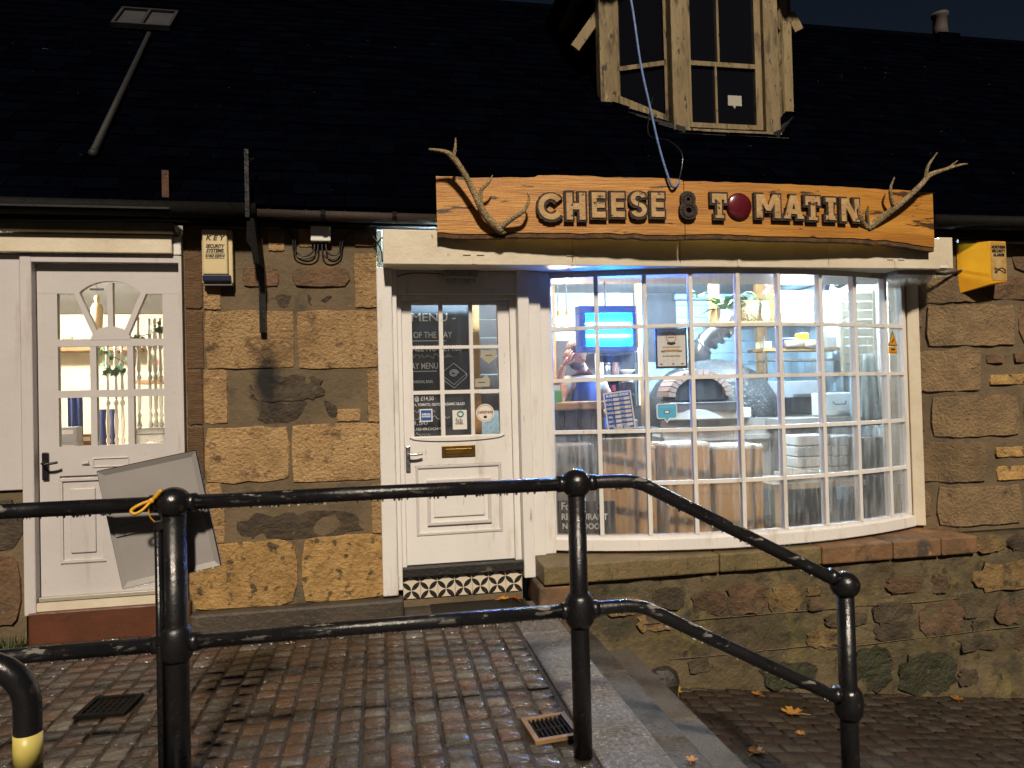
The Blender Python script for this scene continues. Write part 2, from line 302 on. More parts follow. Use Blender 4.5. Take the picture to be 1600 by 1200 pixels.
# ================================================================== ground
def lower_z(x, y): return -.595 - .128 * (x - 1.91) - .05 * (y + .2)
def sett_mesh(i):
    r = random.Random(i); m = MB(); n = 4; vs = []; fs = []
    j = [r.uniform(-.06, .06) for _ in range(8)]
    for b in range(n):
        for a in range(n):
            u, v = (-1, -.8, .8, 1)[a], (-1, -.82, .82, 1)[b]
            edge = a in (0, 3) or b in (0, 3); corner = a in (0, 3) and b in (0, 3)
            k = .9 if corner else 1
            vs.append((u * .5 * k + .03 * noise.noise((u * 3 + i, v * 3, 0)), v * .5 * k + .03 * noise.noise((u * 3, v * 3 + i, 5)), (-.0075 if edge else 0) + .004 * noise.noise((u * 2 + i * 7, v * 2, 9))))
    top = len(vs)
    ring = [0, 1, 2, 3, 7, 11, 15, 14, 13, 12, 8, 4]
    for q in ring: vs.append((vs[q][0] * 1.02, vs[q][1] * 1.02, -.05))
    fs += [(b * 4 + a, b * 4 + a + 1, b * 4 + a + 5, b * 4 + a + 4) for b in range(3) for a in range(3)]
    fs += [(ring[q], top + q, top + (q + 1) % 12, ring[(q + 1) % 12]) for q in range(12)]
    return vs, fs
SETTS = [sett_mesh(i) for i in range(7)]
def lay_setts(parent, x0, x1, y0, y1, w, l, mat, zf, skip, seed, keep=300, tilt=None):
    r = random.Random(seed); spots = []; x = x0; c = 0
    while x < x1 - .04:
        ww = w * r.uniform(.9, 1.12); ww = min(ww, x1 - x); y = y0 + r.uniform(-l, 0)
        while y < y1:
            ll = l * r.uniform(.78, 1.25)
            e = min(y + ll, y1); s = max(y, y0)
            if e - s > .04:
                cx, cy = x + ww / 2, (s + e) / 2
                if not skip(cx, cy, ww, e - s): spots.append((cx, cy, ww - .005, e - s - .006, r.uniform(-.005, .005), r.uniform(-.03, .03), r.randrange(7)))
            y += ll
        x += ww; c += 1
    def seen(q):
        d = Vector((q[0], q[1], zf(q[0], q[1]))) - EYE; f = d.x * sin(yaw) + d.y * cos(yaw); rr = d.x * cos(yaw) - d.y * sin(yaw)
        return f > .3 and abs(rr / f) < .74 and -d.z / f < .56
    spots.sort(key=lambda q: (not seen(q), (q[0] - EYE.x) ** 2 + (q[1] - EYE.y) ** 2))
    meshes = []
    for vs, fs in SETTS:
        me = bpy.data.meshes.new('sett'); me.from_pydata(vs, [], fs); me.materials.append(mat); me.polygons.foreach_set('use_smooth', [True] * len(me.polygons)); meshes.append(me)
    rest = MB()
    for i, (cx, cy, ww, ll, dz, a, k) in enumerate(spots):
        z = zf(cx, cy) + dz
        R = (Matrix.Rotation(a, 3, 'Z'))
        if tilt: R = tilt @ R
        if i < keep and seen(spots[i]):
            o = bpy.data.objects.new('sett', meshes[k]); link(o, (cx, cy, z), parent); o.rotation_euler = R.to_euler(); o.scale = (ww, ll, 1)
        else:
            vs, fs = SETTS[k]; rest.add([Vector((cx, cy, z)) + R @ Vector((v[0] * ww, v[1] * ll, v[2])) for v in vs], fs)
    if rest.v: rest.build('sett_paving', mat, parent, kind='stuff', smooth=True)
B(-60, 60, -60, 60, -3.2, -3).build('ground', m_joint, kind='structure')
upper = B(-9, .80, -12, .6, -.6, -.0045).build('upper_pavement', m_joint, kind='structure')
DR = [(.575, .785, -1.93, -1.71), (-1.40, -1.18, -1.23, -1.01)]
lay_setts(upper, -3.0, .795, -2.75, -.03, .108, .105, m_sett, lambda x, y: .001,
          lambda x, y, w, l: any(a < x < b and c < y < d for a, b, c, d in DR) or (.05 < x < .98 and y > -.17), 3)
# the sloping lower street
m = MB(); m.add([(x, y, lower_z(x, y) - .0045) for x in (1.5, 14) for y in (-12, .4)], [(0, 2, 3, 1)])
lower = m.build('lower_street', m_joint, kind='structure')
nrm = Vector((.128, .05, 1)).normalized(); TL = Vector((0, 0, 1)).rotation_difference(nrm).to_matrix()
lay_setts(lower, 1.66, 5.6, -2.7, -.17, .125, .115, m_sett2, lower_z, lambda x, y, w, l: False, 5, tilt=TL)
# granite steps between the two levels
steps = thing('steps', None, None, (1.2, -1.6, -.45), kind='structure')
for x0, x1, z0, z1, cuts in ((.803, 1.08, -.146, .006, (-3.6, -2.35, -1.50, -.62, .05)), (1.05, 1.345, -.296, -.15, (-3.6, -2.6, -1.72, -.92, -.16)), (1.31, 1.62, -.60, -.30, (-3.6, -2.2, -1.25, -.17))):
    for a, b in zip(cuts, cuts[1:]): B(x0, x1, a + .003, b - .003, z0, z1).build('granite_slab', m_gran if x0 < 1 else m_gran3 if x0 < 1.2 else m_gran2, steps, bevel=.012)
m_treadshade = M('tread_shade', (.03, .024, .017), .5, (.045, .04, .02), 12, bump=.6)  # dark strips painting the shade along the inner edge of each step
for xb, z in ((1.081, -.149), (1.346, -.299), (1.621, None)):
    m = MB(); r = random.Random(int(xb * 100)); k = 46; vs = []
    for i in range(k + 1):
        y = -3.5 + (3.28) * i / k; w = .03 + .035 * abs(noise.noise((y * 3, xb, 0))) + .02 * r.random(); zz = z if z is not None else lower_z(xb, y) + .004
        vs += [(xb, y, zz + .002), (xb + w, y, zz + .0015)]
    m.add(vs, [(2 * i, 2 * i + 1, 2 * i + 3, 2 * i + 2) for i in range(k)]); m.build('shade_line', m_treadshade, steps)
# drain covers set in the setts
def drain(name, c, w, l, rz, frame, label, nx, ny, slots):
    t = thing(name, label, 'drain cover', c, 'drain covers in the paving'); R = RZ(rz); x, y, z = c
    m = MB()
    for sx, sy, a, b in ((0, -l / 2, w, .022), (0, l / 2, w, .022), (-w / 2, 0, .022, l - .022), (w / 2, 0, .022, l - .022)):
        m.obox(Vector(c) + R @ Vector((sx, sy, .002)), (a + (.022 if b == .022 and sx == 0 else 0), b, .016), R)
    m.build('frame', frame, t)
    m = MB()
    for i in range(nx + 1): m.obox(Vector(c) + R @ Vector((-w / 2 + w * i / nx, 0, -.002)), (.010 if slots else .016, l - .02, .012), R)
    for i in range(ny + 1): m.obox(Vector(c) + R @ Vector((0, -l / 2 + l * i / ny, -.003)), (w - .02, .012, .012), R)
    m.build('grating', m_iron, t)
drain('drain_cover', (.68, -1.825, .008), .18, .2, radians(5), M('rusty_drain_frame', (.26, .16, .075), .5, (.16, .09, .04), 14), 'square drain grating with rusty orange frame beside the granite steps', 9, 2, True)
drain('drain_cover', (-1.29, -1.125, .008), .2, .2, radians(-4), m_iron, 'small dark iron drain grating with round holes before left door', 7, 6, False)

# ================================================================== stone walls
def stone(x0, x1, z0, z1, mapf, mat, parent, depth=.02, rnd=.12, amp=.006, sink=.02, nu=9, nv=6, jit=1):
    vs = []; sd = random.uniform(0, 99)
    w, h = (x1 - x0) / 2, (z1 - z0) / 2; cx, cz = (x0 + x1) / 2, (z0 + z1) / 2
    for j in range(nv):
        for i in range(nu):
            a = -1 + 2 * (i - 1) / (nu - 3) * 1.0; b = -1 + 2 * (j - 1) / (nv - 3); a = max(-1, min(1, a * (1 - .009 / w) if 0 < i < nu - 1 else a)); b = max(-1, min(1, b * (1 - .009 / h) if 0 < j < nv - 1 else b))
            q = rnd * (abs(a) ** 5) * (abs(b) ** 5)
            ja = jit * min(.02, w * .12) * noise.noise((b * 2.2 + sd, a * 3, 1)); jb = jit * min(.02, h * .16) * noise.noise((a * 3 + sd, b, 7))
            x = cx + a * w * (1 - q) + ja * abs(a) ** 3; z = cz + b * h * (1 - q) + jb * abs(b) ** 3
            edge = i in (0, nu - 1) or j in (0, nv - 1)
            d = -sink if edge else depth + amp * 2 * noise.noise((x * 7, z * 7, sd))
            vs.append(mapf(x, z, d))
    fs = [(j * nu + i, j * nu + i + 1, (j + 1) * nu + i + 1, (j + 1) * nu + i) for j in range(nv - 1) for i in range(nu - 1)]
    return MB().add(vs, fs).build('stone', mat, parent, smooth=False)
KIND = {'t': (m_sand, .008, .05, .004), 'b': (m_brown, .008, .03, .003), 'r': (m_red, .012, .28, .008), 'd': (m_dark, .006, .45, .01), 'o': (m_ochre, .011, .1, .007), 'q': (m_quoin, .012, .05, .005), 'k': (m_moss, .02, .4, .014)}
PIER = [(-1.21, -1.1, 2.41, 2.57, 'b'), (-1.21, -1.1, 2.03, 2.4, 'b'), (-1.21, -1.1, 1.645, 2.02, 'b'), (-1.21, -1.11, 1.29, 1.635, 'b'), (-1.21, -1.11, .94, 1.275, 'b'), (-.55, -.19, 2.17, 2.31, 'r'), (-.86, -.63, 2.17, 2.3, 'r'), (-.15, -.01, 2.44, 2.54, 'r'), (-.5, -.41, 2.44, 2.55, 't'), (-.69, -.6, 2.41, 2.57, 't'), (-.66, -.45, 2.05, 2.11, 'd'), (-.34, -.22, 2.05, 2.1, 'd'), (-.15, -.01, 2.04, 2.39, 't'), (-1.09, -1.0, 2.03, 2.17, 't'), (-1.09, -.55, 1.65, 2.01, 't'), (-.52, -.01, 1.64, 2.01, 't'), (-1.1, -.97, 1.3, 1.635, 't'), (-.81, -.39, 1.44, 1.58, 'd'), (-.79, -.31, 1.3, 1.41, 'd'), (-.28, -.14, 1.29, 1.36, 't'), (-.08, -.01, 1.28, 1.61, 't'), (-1.1, -.6, .92, 1.26, 't'), (-.57, -.01, .9, 1.265, 't'), (-1.1, -1.02, .79, .91, 't'), (-1.1, -1.0, .54, .78, 't'), (-.9, -.18, .55, .69, 'd'), (-.07, -.01, .545, .85, 't'), (-1.205, -.56, .12, .525, 'o'), (-.52, .02, .12, .532, 'o'), (-1.2, -1.11, .53, .92, 'b')]
LEFTB = [(-2.46, -2.15, .56, .88, 'd'), (-2.46, -2.16, .11, .54, 'r'), (-2.85, -2.48, .5, .88, 'r'), (-2.85, -2.48, .1, .48, 'd')]
flat = lambda Y: (lambda x, z, d: (x, Y - d, z))
pier = thing('stone_pier', 'sandstone pier of large tan blocks between the two white doors', 'wall', (-.6, .1, 0))
B(-1.215, -.003, .012, .5, -.1, 2.63).build('mortar', m_mortar, pier)
for x0, x1, z0, z1, k in PIER:
    a = KIND[k]
    if k == 'd': stone(x0 - .03, x1 + .03, z0 - .02, z1 + .02, flat(.012), a[0], pier, .002, .5, .012, sink=.012, jit=3, nu=13, nv=8)
    else: e = .011 if k in 'to' else .003; stone(x0 - (e if k != 'b' else 0), min(x1 + e, .03), z0 - e, z1 + e, flat(.01), a[0], pier, a[1], a[2], a[3], jit=1.0, sink=.008)
B(-1.2, .12, -.075, .05, -.05, .115).build('plinth', M('dark_plinth_stone', (.07, .055, .04), .5, (.045, .036, .027), 5, layers=[((.12, .095, .065), 9, .62, .74)], bump=.6, bsc=30), pier, bevel=.02)
stub = thing('stone_wall', 'short brown stone wall below the white boarding left of door', 'wall', (-2.5, .1, 0))
B(-3.4, -2.145, .012, .5, -.1, .93).build('mortar', m_mortar, stub)
for x0, x1, z0, z1, k in LEFTB: a = KIND[k]; stone(x0, x1, z0, z1, flat(.01), a[0], stub, a[1], a[2], a[3])
board = thing('white_boarding', 'white painted boarding at left edge beside the arched-glass door', 'panelling', (-2.6, .1, .93))
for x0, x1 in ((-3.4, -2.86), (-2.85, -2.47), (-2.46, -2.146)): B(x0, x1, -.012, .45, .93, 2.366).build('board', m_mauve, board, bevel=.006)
# right-hand wall, wrapped round the corner beside the bow window
def cheek(x, z, d):
    if x < 4.4:
        t = (x - 4.07) / .33; p = Vector((4.17, .18)).lerp(Vector((4.4, 0)), t); n = Vector((-.18, -.23)).normalized(); return (p.x + n.x * d, p.y + n.y * d, z)
    return (x, -d, z)
QUOIN = [(4.08, 4.62, 2.06, 2.28, 'q'), (4.19, 4.95, 1.72, 2.05, 'q'), (4.08, 4.16, 1.88, 1.98, 'r'), (4.08, 4.15, 1.72, 1.84, 'r'), (4.08, 4.63, 1.37, 1.7, 'q'), (4.67, 4.84, 1.58, 1.66, 'r'), (4.92, 5.27, 1.58, 1.67, 'r'), (4.69, 5.11, 1.41, 1.5, 'o'), (4.2, 4.96, 1.01, 1.34, 'q'), (4.08, 4.15, 1.21, 1.32, 'r'), (4.08, 4.16, 1.06, 1.16, 'r'), (5.0, 5.37, 1.0, 1.31, 'q'), (4.08, 4.64, .66, .98, 'q'), (4.72, 5.14, .84, .93, 'o'), (4.72, 5.14, .66, .78, 'o'), (4.22, 4.95, .32, .63, 'q'), (4.08, 4.18, .39, .6, 'q'), (4.99, 5.33, .32, .62, 'q'), (4.98, 5.4, 1.72, 2.06, 'r'), (4.67, 5.29, 2.08, 2.28, 'r'), (4.45, 4.9, 2.31, 2.52, 'd'), (4.94, 5.4, 2.31, 2.52, 'r'), (5.18, 5.5, 1.38, 1.53, 'd'), (5.2, 5.5, .68, .92, 'd')]
quo = thing('corner_stone_wall', 'coursed stone corner wall right of the bow window', 'wall', (4.8, .1, .3))
pl = [(4.17, .18), (4.4, 0), (7.5, 0)]
MB().strip(pl, -.35, -.004, .285, 2.7).build('mortar', m_mortar, quo)
for x0, x1, z0, z1, k in QUOIN:
    a = KIND[k]
    nu = 9
    stone(x0, x1, z0, z1, cheek, a[0], quo, a[1], a[2], a[3] * 1.5, nu=21 if x0 < 4.4 < x1 else 9)
# low rubble wall under the window with its stone ledge
LOWER = [(3.61, 3.87, -.08, .03, 'r'), (3.95, 4.08, -.1, .01, 'r'), (3.49, 3.78, -.29, -.16, 'd'), (3.48, 3.77, -.41, -.3, 'd'), (3.86, 4.19, -.39, -.19, 'r'), (4.22, 4.33, -.31, -.24, 'd'), (4.29, 4.44, -.41, -.34, 'd'), (4.2, 4.48, -.55, -.45, 'd'), (4.51, 4.73, -.37, -.23, 'r'), (4.67, 4.95, -.59, -.47, 'r'), (3.29, 3.59, -.74, -.48, 'k'), (3.69, 4.11, -.81, -.56, 'k'), (4.16, 4.33, -.8, -.7, 'd'), (2.66, 2.88, -.13, .02, 'o'), (2.95, 3.05, -.05, .01, 'o'), (2.95, 3.06, -.15, -.08, 'r'), (2.1, 2.31, -.11, .03, 'r'), (2.35, 2.61, -.12, .06, 'r'), (1.79, 2.01, -.05, .07, 'd'), (2.95, 3.19, -.41, -.3, 'o'), (2.62, 2.98, -.67, -.52, 'k'), (2.05, 2.19, -.51, -.42, 'd'), (4.35, 4.59, .17, .27, 'o'), (4.35, 4.97, -.11, .06, 'o'), (1.69, 1.92, -.19, -.08, 'o'), (1.47, 1.7, -.07, .04, 'o'), (2.25, 2.53, -.35, -.22, 'd'), (4.66, 5.0, .16, .27, 'd'), (5.02, 5.4, -.05, .12, 'd'), (3.1, 3.4, -.28, -.2, 'd'), (1.25, 1.42, -.05, .06, 'd')]
low = thing('rubble_wall', 'low damp rubble wall with mossy patches below the bow window', 'wall', (3, -.1, -.6))
m = MB(); n, k = 120, 34; vs = []
for j in range(k + 1):
    for i in range(n + 1):
        x = 1.0 + 4.6 * i / n; z = -1.25 + (1.42 if x < 4.33 else 1.53) * j / k
        d = .022 * noise.noise((x * 3.2, z * 4, 3)) + .012 * noise.noise((x * 9, z * 9, 8)) + .006 * noise.noise((x * 24, z * 24, 2))
        vs.append((x, -.187 - d + max(0, z + .2) * .03, z))
m.add(vs, [(j * (n + 1) + i, j * (n + 1) + i + 1, (j + 1) * (n + 1) + i + 1, (j + 1) * (n + 1) + i) for j in range(k) for i in range(n)])
m.build('mortar_face', m_lower, low, smooth=True)
B(1.02, 5.6, -.16, .3, -1.25, .16).box(4.34, 5.6, -.14, -.03, .15, .279).build('core', m_lower, low)
for x0, x1, z0, z1, k in LOWER:
    a = KIND[k]; w, h = (x1 - x0) * .09, (z1 - z0) * .12
    stone(x0 - w, x1 + w, z0 - h, z1 + h, flat(-.194), m_lo[k], low, .006, .5, .012, sink=.028, jit=3.2, nu=11, nv=8)
# scored joint lines ruled into the mortar
for x0, x1, z, sl in ((1.7, 4.2, -.14, -.02), (3.1, 4.9, -.43, .03), (1.9, 3.3, -.4, .0)):
    MB().tube([(x0 + (x1 - x0) * i / 24, -.197 - .02 * noise.noise(((x0 + (x1 - x0) * i / 24) * 3.2, (z + sl * i / 24) * 4, 3)), z + sl * i / 24) for i in range(25)], .003, 5).build('ruled_joint', m_mortar, low)
ledge = thing('window_ledge', 'long stained stone ledge under the bow window', 'ledge', (2.6, 0, .17))
for x0, x1, mt in ((1.03, 2.27, m_ledge), (2.275, 3.05, m_ledge), (3.055, 3.62, m_ledge2), (3.625, 4.02, m_ledge2), (4.025, 4.33, m_ledge2)):
    B(x0, x1, -.225, .34, .172, .30).build('ledge_stone', mt, ledge, bevel=.012)
B(1.0, 1.3, -.2, .2, -.02, .165).build('end_block', m_ledge2, ledge, bevel=.02)

# ================================================================== roof
roof = thing('slate_roof', 'dark wet slate roof rising behind the shop sign', 'roof', (2, 1.5, 2.65))
RIDGE = 5.75; E0, EZ = -.15, 2.65; run = RIDGE - EZ
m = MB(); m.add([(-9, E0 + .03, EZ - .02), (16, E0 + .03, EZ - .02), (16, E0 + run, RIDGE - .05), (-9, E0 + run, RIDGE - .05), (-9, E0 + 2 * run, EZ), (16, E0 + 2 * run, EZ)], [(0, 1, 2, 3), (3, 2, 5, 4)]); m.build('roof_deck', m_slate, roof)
m = MB(); rr = random.Random(2); row = 0; up = Vector((0, 1, 1)).normalized(); nn = Vector((0, -1, 1)).normalized()
L = 0
while L < run * sqrt(2) - .1:
    x = -4.2 + (row % 2) * .11
    while x < 11.5:
        w = rr.uniform(.17, .25); c = Vector((x + w / 2, E0, EZ)) + up * (L + .11) + nn * (.014 + rr.uniform(0, .006))
        R = Matrix(((1, 0, 0), (0, up.y, nn.y), (0, up.z, nn.z))) @ RX(-.055 + rr.uniform(-.012, .012)) @ RZ(rr.uniform(-.02, .02))
        m.obox(c, (w - .006, .25, .007), R); x += w
    L += .15; row += 1
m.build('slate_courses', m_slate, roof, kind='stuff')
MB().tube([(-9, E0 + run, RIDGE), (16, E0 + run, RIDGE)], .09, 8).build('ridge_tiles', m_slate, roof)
pot = thing('chimney_pot', 'pale clay vent pot on the roof ridge at far right', 'chimney pot', (7.05, E0 + run, RIDGE + .02))
MB().lathe([(.10, 0), (.085, .12), (.08, .26), (.1, .28), (.1, .32), (.07, .32)], (7.05, E0 + run, RIDGE + .04), 14).build('pot', M('pale_clay', (.05, .04, .036), .8), pot, smooth=True)
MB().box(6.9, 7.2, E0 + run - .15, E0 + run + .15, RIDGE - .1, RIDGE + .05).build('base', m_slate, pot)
# old roof light and its prop
def roofpt(x, L, d): return Vector((x, E0, EZ)) + up * L + nn * d
RF = Matrix(((1, 0, 0), (0, up.y, nn.y), (0, up.z, nn.z)))
rl = thing('roof_light', 'small two-pane roof light high on the slates at upper left', 'skylight', roofpt(-2.0, 3.1, .03))
m = MB()
for dx in (-.23, 0, .23): m.obox(roofpt(-2.0 + dx, 3.12, .06), (.025, .4, .04), RF)
for dl in (-.2, .2): m.obox(roofpt(-2.0, 3.12 + dl, .06), (.48, .025, .045), RF)
m.build('frame', m_lead, rl)
for dx in (-.115, .115): MB().obox(roofpt(-2.0 + dx, 3.12, .055), (.2, .37, .006), RF).build('pane', M('dull_glass', (.05, .05, .055), .3, (.04, .04, .045), 6), rl)
pp = thing('roof_pole', 'thin grey metal pole lying up the slates at upper left', 'pole', roofpt(-1.8, .56, .03))
MB().tube([roofpt(-1.8, .54, .05), roofpt(-1.9, 2.75, .06)], [.026, .018], 8).build('tube', m_lead, pp, smooth=True)
MB().ball(roofpt(-1.8, .54, .05), .03, 8, 6).build('end_cap', m_lead, pp, smooth=True)
# trees standing behind the ridge
def tree(c, h, rad, label, seed):
    r = random.Random(seed); t = thing('tree', label, 'tree', c, 'trees behind the roof ridge'); x, y, z = c
    MB().tube(curve([(x, y, z), (x + .1, y, z + h * .3), (x - .1, y, z + h * .6), (x, y, z + h * .9)]), taper(19, .22, .14, .05), 8).build('trunk', m_bark2, t, smooth=True)
    m = MB()
    for i in range(7):
        a = r.uniform(0, 6.28); b = Vector((x, y, z + h * r.uniform(.35, .7))); e = b + Vector((cos(a), sin(a), .7)) * rad * .8
        m.tube([b, b.lerp(e, .5) + Vector((0, 0, .15)), e], [.07, .045, .015], 6)
    m.build('limbs', m_bark2, t)
    m = MB(); cl = [(Vector((r.gauss(0, .5) * rad, r.gauss(0, .5) * rad, h * r.uniform(.45, 1.0))), rad * r.uniform(.22, .42)) for _ in range(22)]
    for _ in range(2600):
        cc, cr = r.choice(cl); d = Vector((r.gauss(0, 1), r.gauss(0, 1), r.gauss(0, 1))).normalized() * cr * r.uniform(.5, 1.05)
        p = Vector(c) + cc + d; R = Matrix.Rotation(r.uniform(0, 6.28), 3, 'Z') @ Matrix.Rotation(r.uniform(-1.2, 1.2), 3, 'X'); s = r.uniform(.06, .13)
        m.add([p + R @ Vector(q) * s for q in ((-1, 0, 0), (0, -.45, .1), (1, 0, 0), (0, .45, .1))], [(0, 1, 2, 3)])
    m.build('crown', m_leafdk, t)
tree((6.6, 9.5, 0), 8.2, 1.7, 'dark tree crown behind the ridge right of the dormer', 1)
tree((13.2, 11.0, 0), 8.0, 1.5, 'dark tree crown behind the ridge at far right', 2)
tree((2.2, 11.0, 0), 10.0, 2.0, 'dark tree crown behind the ridge above the dormer', 3)
# gutters and eaves
gl = thing('eaves_gutter', 'black gutter along the eaves above the white door at left', 'gutter', (-2, -.12, 2.58), 'eaves gutters')
MB().tube([(-3.6, -.17, 2.625), (-.74, -.17, 2.62)], .05, 10).build('gutter_trough', m_iron, gl, smooth=True)
B(-3.6, -.74, -.12, .02, 2.565, 2.64).build('soffit_board', m_iron, gl)
B(-3.6, -1.23, -.226, -.214, 2.606, 2.618).build('white_trim', m_lead, gl)
gm = thing('eaves_gutter', 'brown rusty pipe along the eaves above the stone pier', 'gutter', (-.2, -.12, 2.58), 'eaves gutters')
MB().tube([(-.735, -.13, 2.615), (.42, -.13, 2.6)], .036, 10).build('pipe', M('brown_painted_pipe', (.03, .017, .011), .7, (.02, .012, .008), 9, bump=.4), gm, smooth=True)
B(-.735, .40, -.09, .02, 2.56, 2.66).build('soffit_board', m_iron, gm)
for x in (-.35, .1): MB().tube([(x, -.13, 2.612), (x + .03, -.13, 2.611)], .043, 10).build('collar', m_iron, gm)
gr = thing('eaves_gutter', 'black gutter along the eaves at right of the sign', 'gutter', (5, -.1, 2.55), 'eaves gutters')
MB().tube([(4.1, -.17, 2.65), (8, -.17, 2.65)], .055, 10).build('gutter_trough', m_iron, gr, smooth=True)
B(4.1, 8, -.1, -.005, 2.545, 2.66).build('soffit_board', m_iron, gr)
MB().tube([(4.4, -.06, 2.53), (4.9, -.09, 2.525), (8, -.09, 2.52)], .016, 6).build('cable', m_cable, gr)
B(.42, 4.1, -.1, .02, 2.56, 2.68).build('eaves_board', m_iron, roof)

# ================================================================== left white door
ld = thing('panelled_door', 'white door with arched fanlight glazing at left, bright room behind', 'door', (-1.65, .05, .2))
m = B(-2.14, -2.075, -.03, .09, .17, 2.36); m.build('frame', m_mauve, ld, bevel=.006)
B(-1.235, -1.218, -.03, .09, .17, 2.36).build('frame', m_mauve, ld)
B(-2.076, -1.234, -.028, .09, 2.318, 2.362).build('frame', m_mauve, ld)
L_, R_ = -2.07, -1.24
leaf = MB(); cxm = -1.655
arch = [(L_, 2.315), (L_, 2.13), (-1.958, 2.13), (-1.87, 2.13)] + [(-1.655 + (.205) * cos(a), 2.06 + .15 * sin(a)) for a in [pi - .45 - (pi - .9) * i / 12 for i in range(13)]] + [(-1.44, 2.13), (-1.35, 2.13), (R_, 2.13), (R_, 2.315)]
leaf.prism(arch, .03, .07)
leaf.box(L_, -1.958, .031, .07, .24, 2.13).box(-1.35, R_, .031, .07, .24, 2.13)
leaf.box(-1.958, -1.35, .0305, .07, 1.80, 1.846).box(-1.958, -1.35, .0305, .07, 1.482, 1.528).box(-1.958, -1.35, .0305, .07, 1.0, 1.182).box(-1.958, -1.35, .0305, .07, .24, .45)
leaf.box(-1.777, -1.741, .032, .07, 1.182, 1.80).box(-1.563, -1.527, .032, .07, 1.182, 1.80)
leaf.box(-1.958, -1.35, .045, .066, .45, 1.0)
leaf.box(-1.672, -1.640, .029, .07, 1.9, 2.2)
for s in (-1, 1):
    a, b = Vector((cxm + s * .085, .05, 1.87)), Vector((cxm + s * .2, .05, 2.15)); d = b - a
    leaf.obox((a + b) / 2, (.032, .041, d.length + .02), RY(atan2(d.x, d.z)))
leaf.prism([(cxm + .115 * cos(pi * i / 14), 1.84 + .085 * sin(pi * i / 14)) for i in range(15)], .0285, .07)
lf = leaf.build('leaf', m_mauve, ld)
for a in ((-1.958, -1.777, 1.846, 2.14), (-1.86, -1.66, 1.9, 2.21), (-1.655, -1.45, 1.9, 2.21), (-1.53, -1.35, 1.846, 2.14)): B(a[0], a[1], .049 + .001 * (a[0] > -1.8), .054, a[2], a[3]).build('pane', m_glassdoor, lf)
for x0, x1 in ((-1.958, -1.777), (-1.741, -1.563), (-1.527, -1.35)):
    for z0, z1 in ((1.528, 1.80), (1.182, 1.482)): B(x0, x1, .049, .053, z0, z1).build('pane', m_glassdoor, lf)
def moulding(parent, x0, x1, z0, z1, y, w=.014, p=.01, mat=m_mauve, name='moulding'):
    m = MB().box(x0, x1, y - p, y + .004, z0, z0 + w).box(x0, x1, y - p, y + .004, z1 - w, z1).box(x0, x0 + w, y - p * .98, y + .004, z0 + w, z1 - w).box(x1 - w, x1, y - p * .98, y + .004, z0 + w, z1 - w)
    return m.build(name, mat, parent, bevel=.003)
for x0, x1 in ((-1.965, -1.70), (-1.61, -1.345)):
    moulding(lf, x0, x1, .46, .985, .045, .02, .012)
    B(x0 + .06, x1 - .06, .034, .046, .52, .92).build('raised_panel', m_mauve, lf, bevel=.008)
B(-1.70, -1.61, .031, .066, .45, 1.0).build('mullion', m_mauve, lf)
moulding(lf, -1.77, -1.56, 1.045, 1.105, .03, .008, .006, name='letter_slot')
MB().tube([(-1.83, .024, 1.07), (-1.79, .024, 1.078)], [.004, .012], 8).build('letter_slot_knob', m_mauve, lf)
h = B(-2.052, -2.015, .014, .031, .98, 1.15); h.build('handle_plate', m_blackpost, lf, bevel=.006)
MB().tube(curve([(-2.035, .02, 1.085), (-2.03, -.03, 1.085), (-1.99, -.035, 1.083), (-1.945, -.03, 1.09)]), .008, 8).build('handle', m_blackpost, lf, smooth=True)
B(-2.072, -1.238, -.005, .031, .243, .268).build('weather_bar', M('worn_aluminium_bar', (.45, .42, .36), .4, metal=.4), lf, bevel=.004)
B(-2.09, -1.225, -.02, .3, .19, .238).build('threshold', m_cream, ld)
st = B(-2.12, -1.2, -.035, .3, -.03, .189).build('door_step', m_redstep, None, 'red painted step under the left white door', 'step', bevel=.012)
hood = thing('door_lintel', 'cream painted lintel board above the left door', 'lintel', (-1.8, 0, 2.37))
B(-3.4, -1.265, -.06, .4, 2.37, 2.485).build('board', m_cream, hood, bevel=.006)
B(-3.4, -1.24, -.10, .4, 2.486, 2.564).build('cornice', m_olive, hood, bevel=.012)
B(-1.262, -1.217, -.035, .4, 2.366, 2.484).build('end_block', m_white, hood, bevel=.006)

# ================================================================== shopfront
sf = thing('shopfront_surround', 'white timber fascia and posts framing the shop door and bow window', 'shopfront', (2, .1, .2))
for a, b in ((.035, 1.29), (1.293, 2.06), (2.063, 3.2), (3.203, 4.125)): B(a, b, -.19, .02, 2.292, 2.515).build('fascia_board', m_cream, sf, bevel=.004)
B(4.13, 4.245, -.18, .02, 2.296, 2.53).build('fascia_end', m_cream, sf, bevel=.004)
B(.04, 4.19, -.187, .62, 2.300, 2.315).build('soffit', m_white, sf)
for x in (.62, 1.32, 2.5, 3.75):
    B(x - .012, x + .012, -.196, -.189, 2.296, 2.35).box(x - .07, x - .02, -.197, -.1895, 2.355, 2.362).box(x + .02, x + .07, -.197, -.1895, 2.355, 2.362).build('hinge_clip', m_cream, sf)
B(-.012, .088, -.045, .3, .13, 2.299).build('jamb', m_white, sf, bevel=.008)
B(.089, .118, .02, .3, .15, 2.299).build('reveal', m_white, sf)
B(.118, .95, .085, .2, 2.135, 2.299).build('transom_panel', m_white, sf, bevel=.004)
B(.95, 1.03, .03, .3, .165, 2.299).build('post', m_white, sf, bevel=.006)
B(1.031, 1.12, .075, .3, .302, 2.299).build('post', m_white, sf, bevel=.006)
B(1.121, 1.2, .11, .3, .302, 2.299).build('post', m_white, sf, bevel=.006)
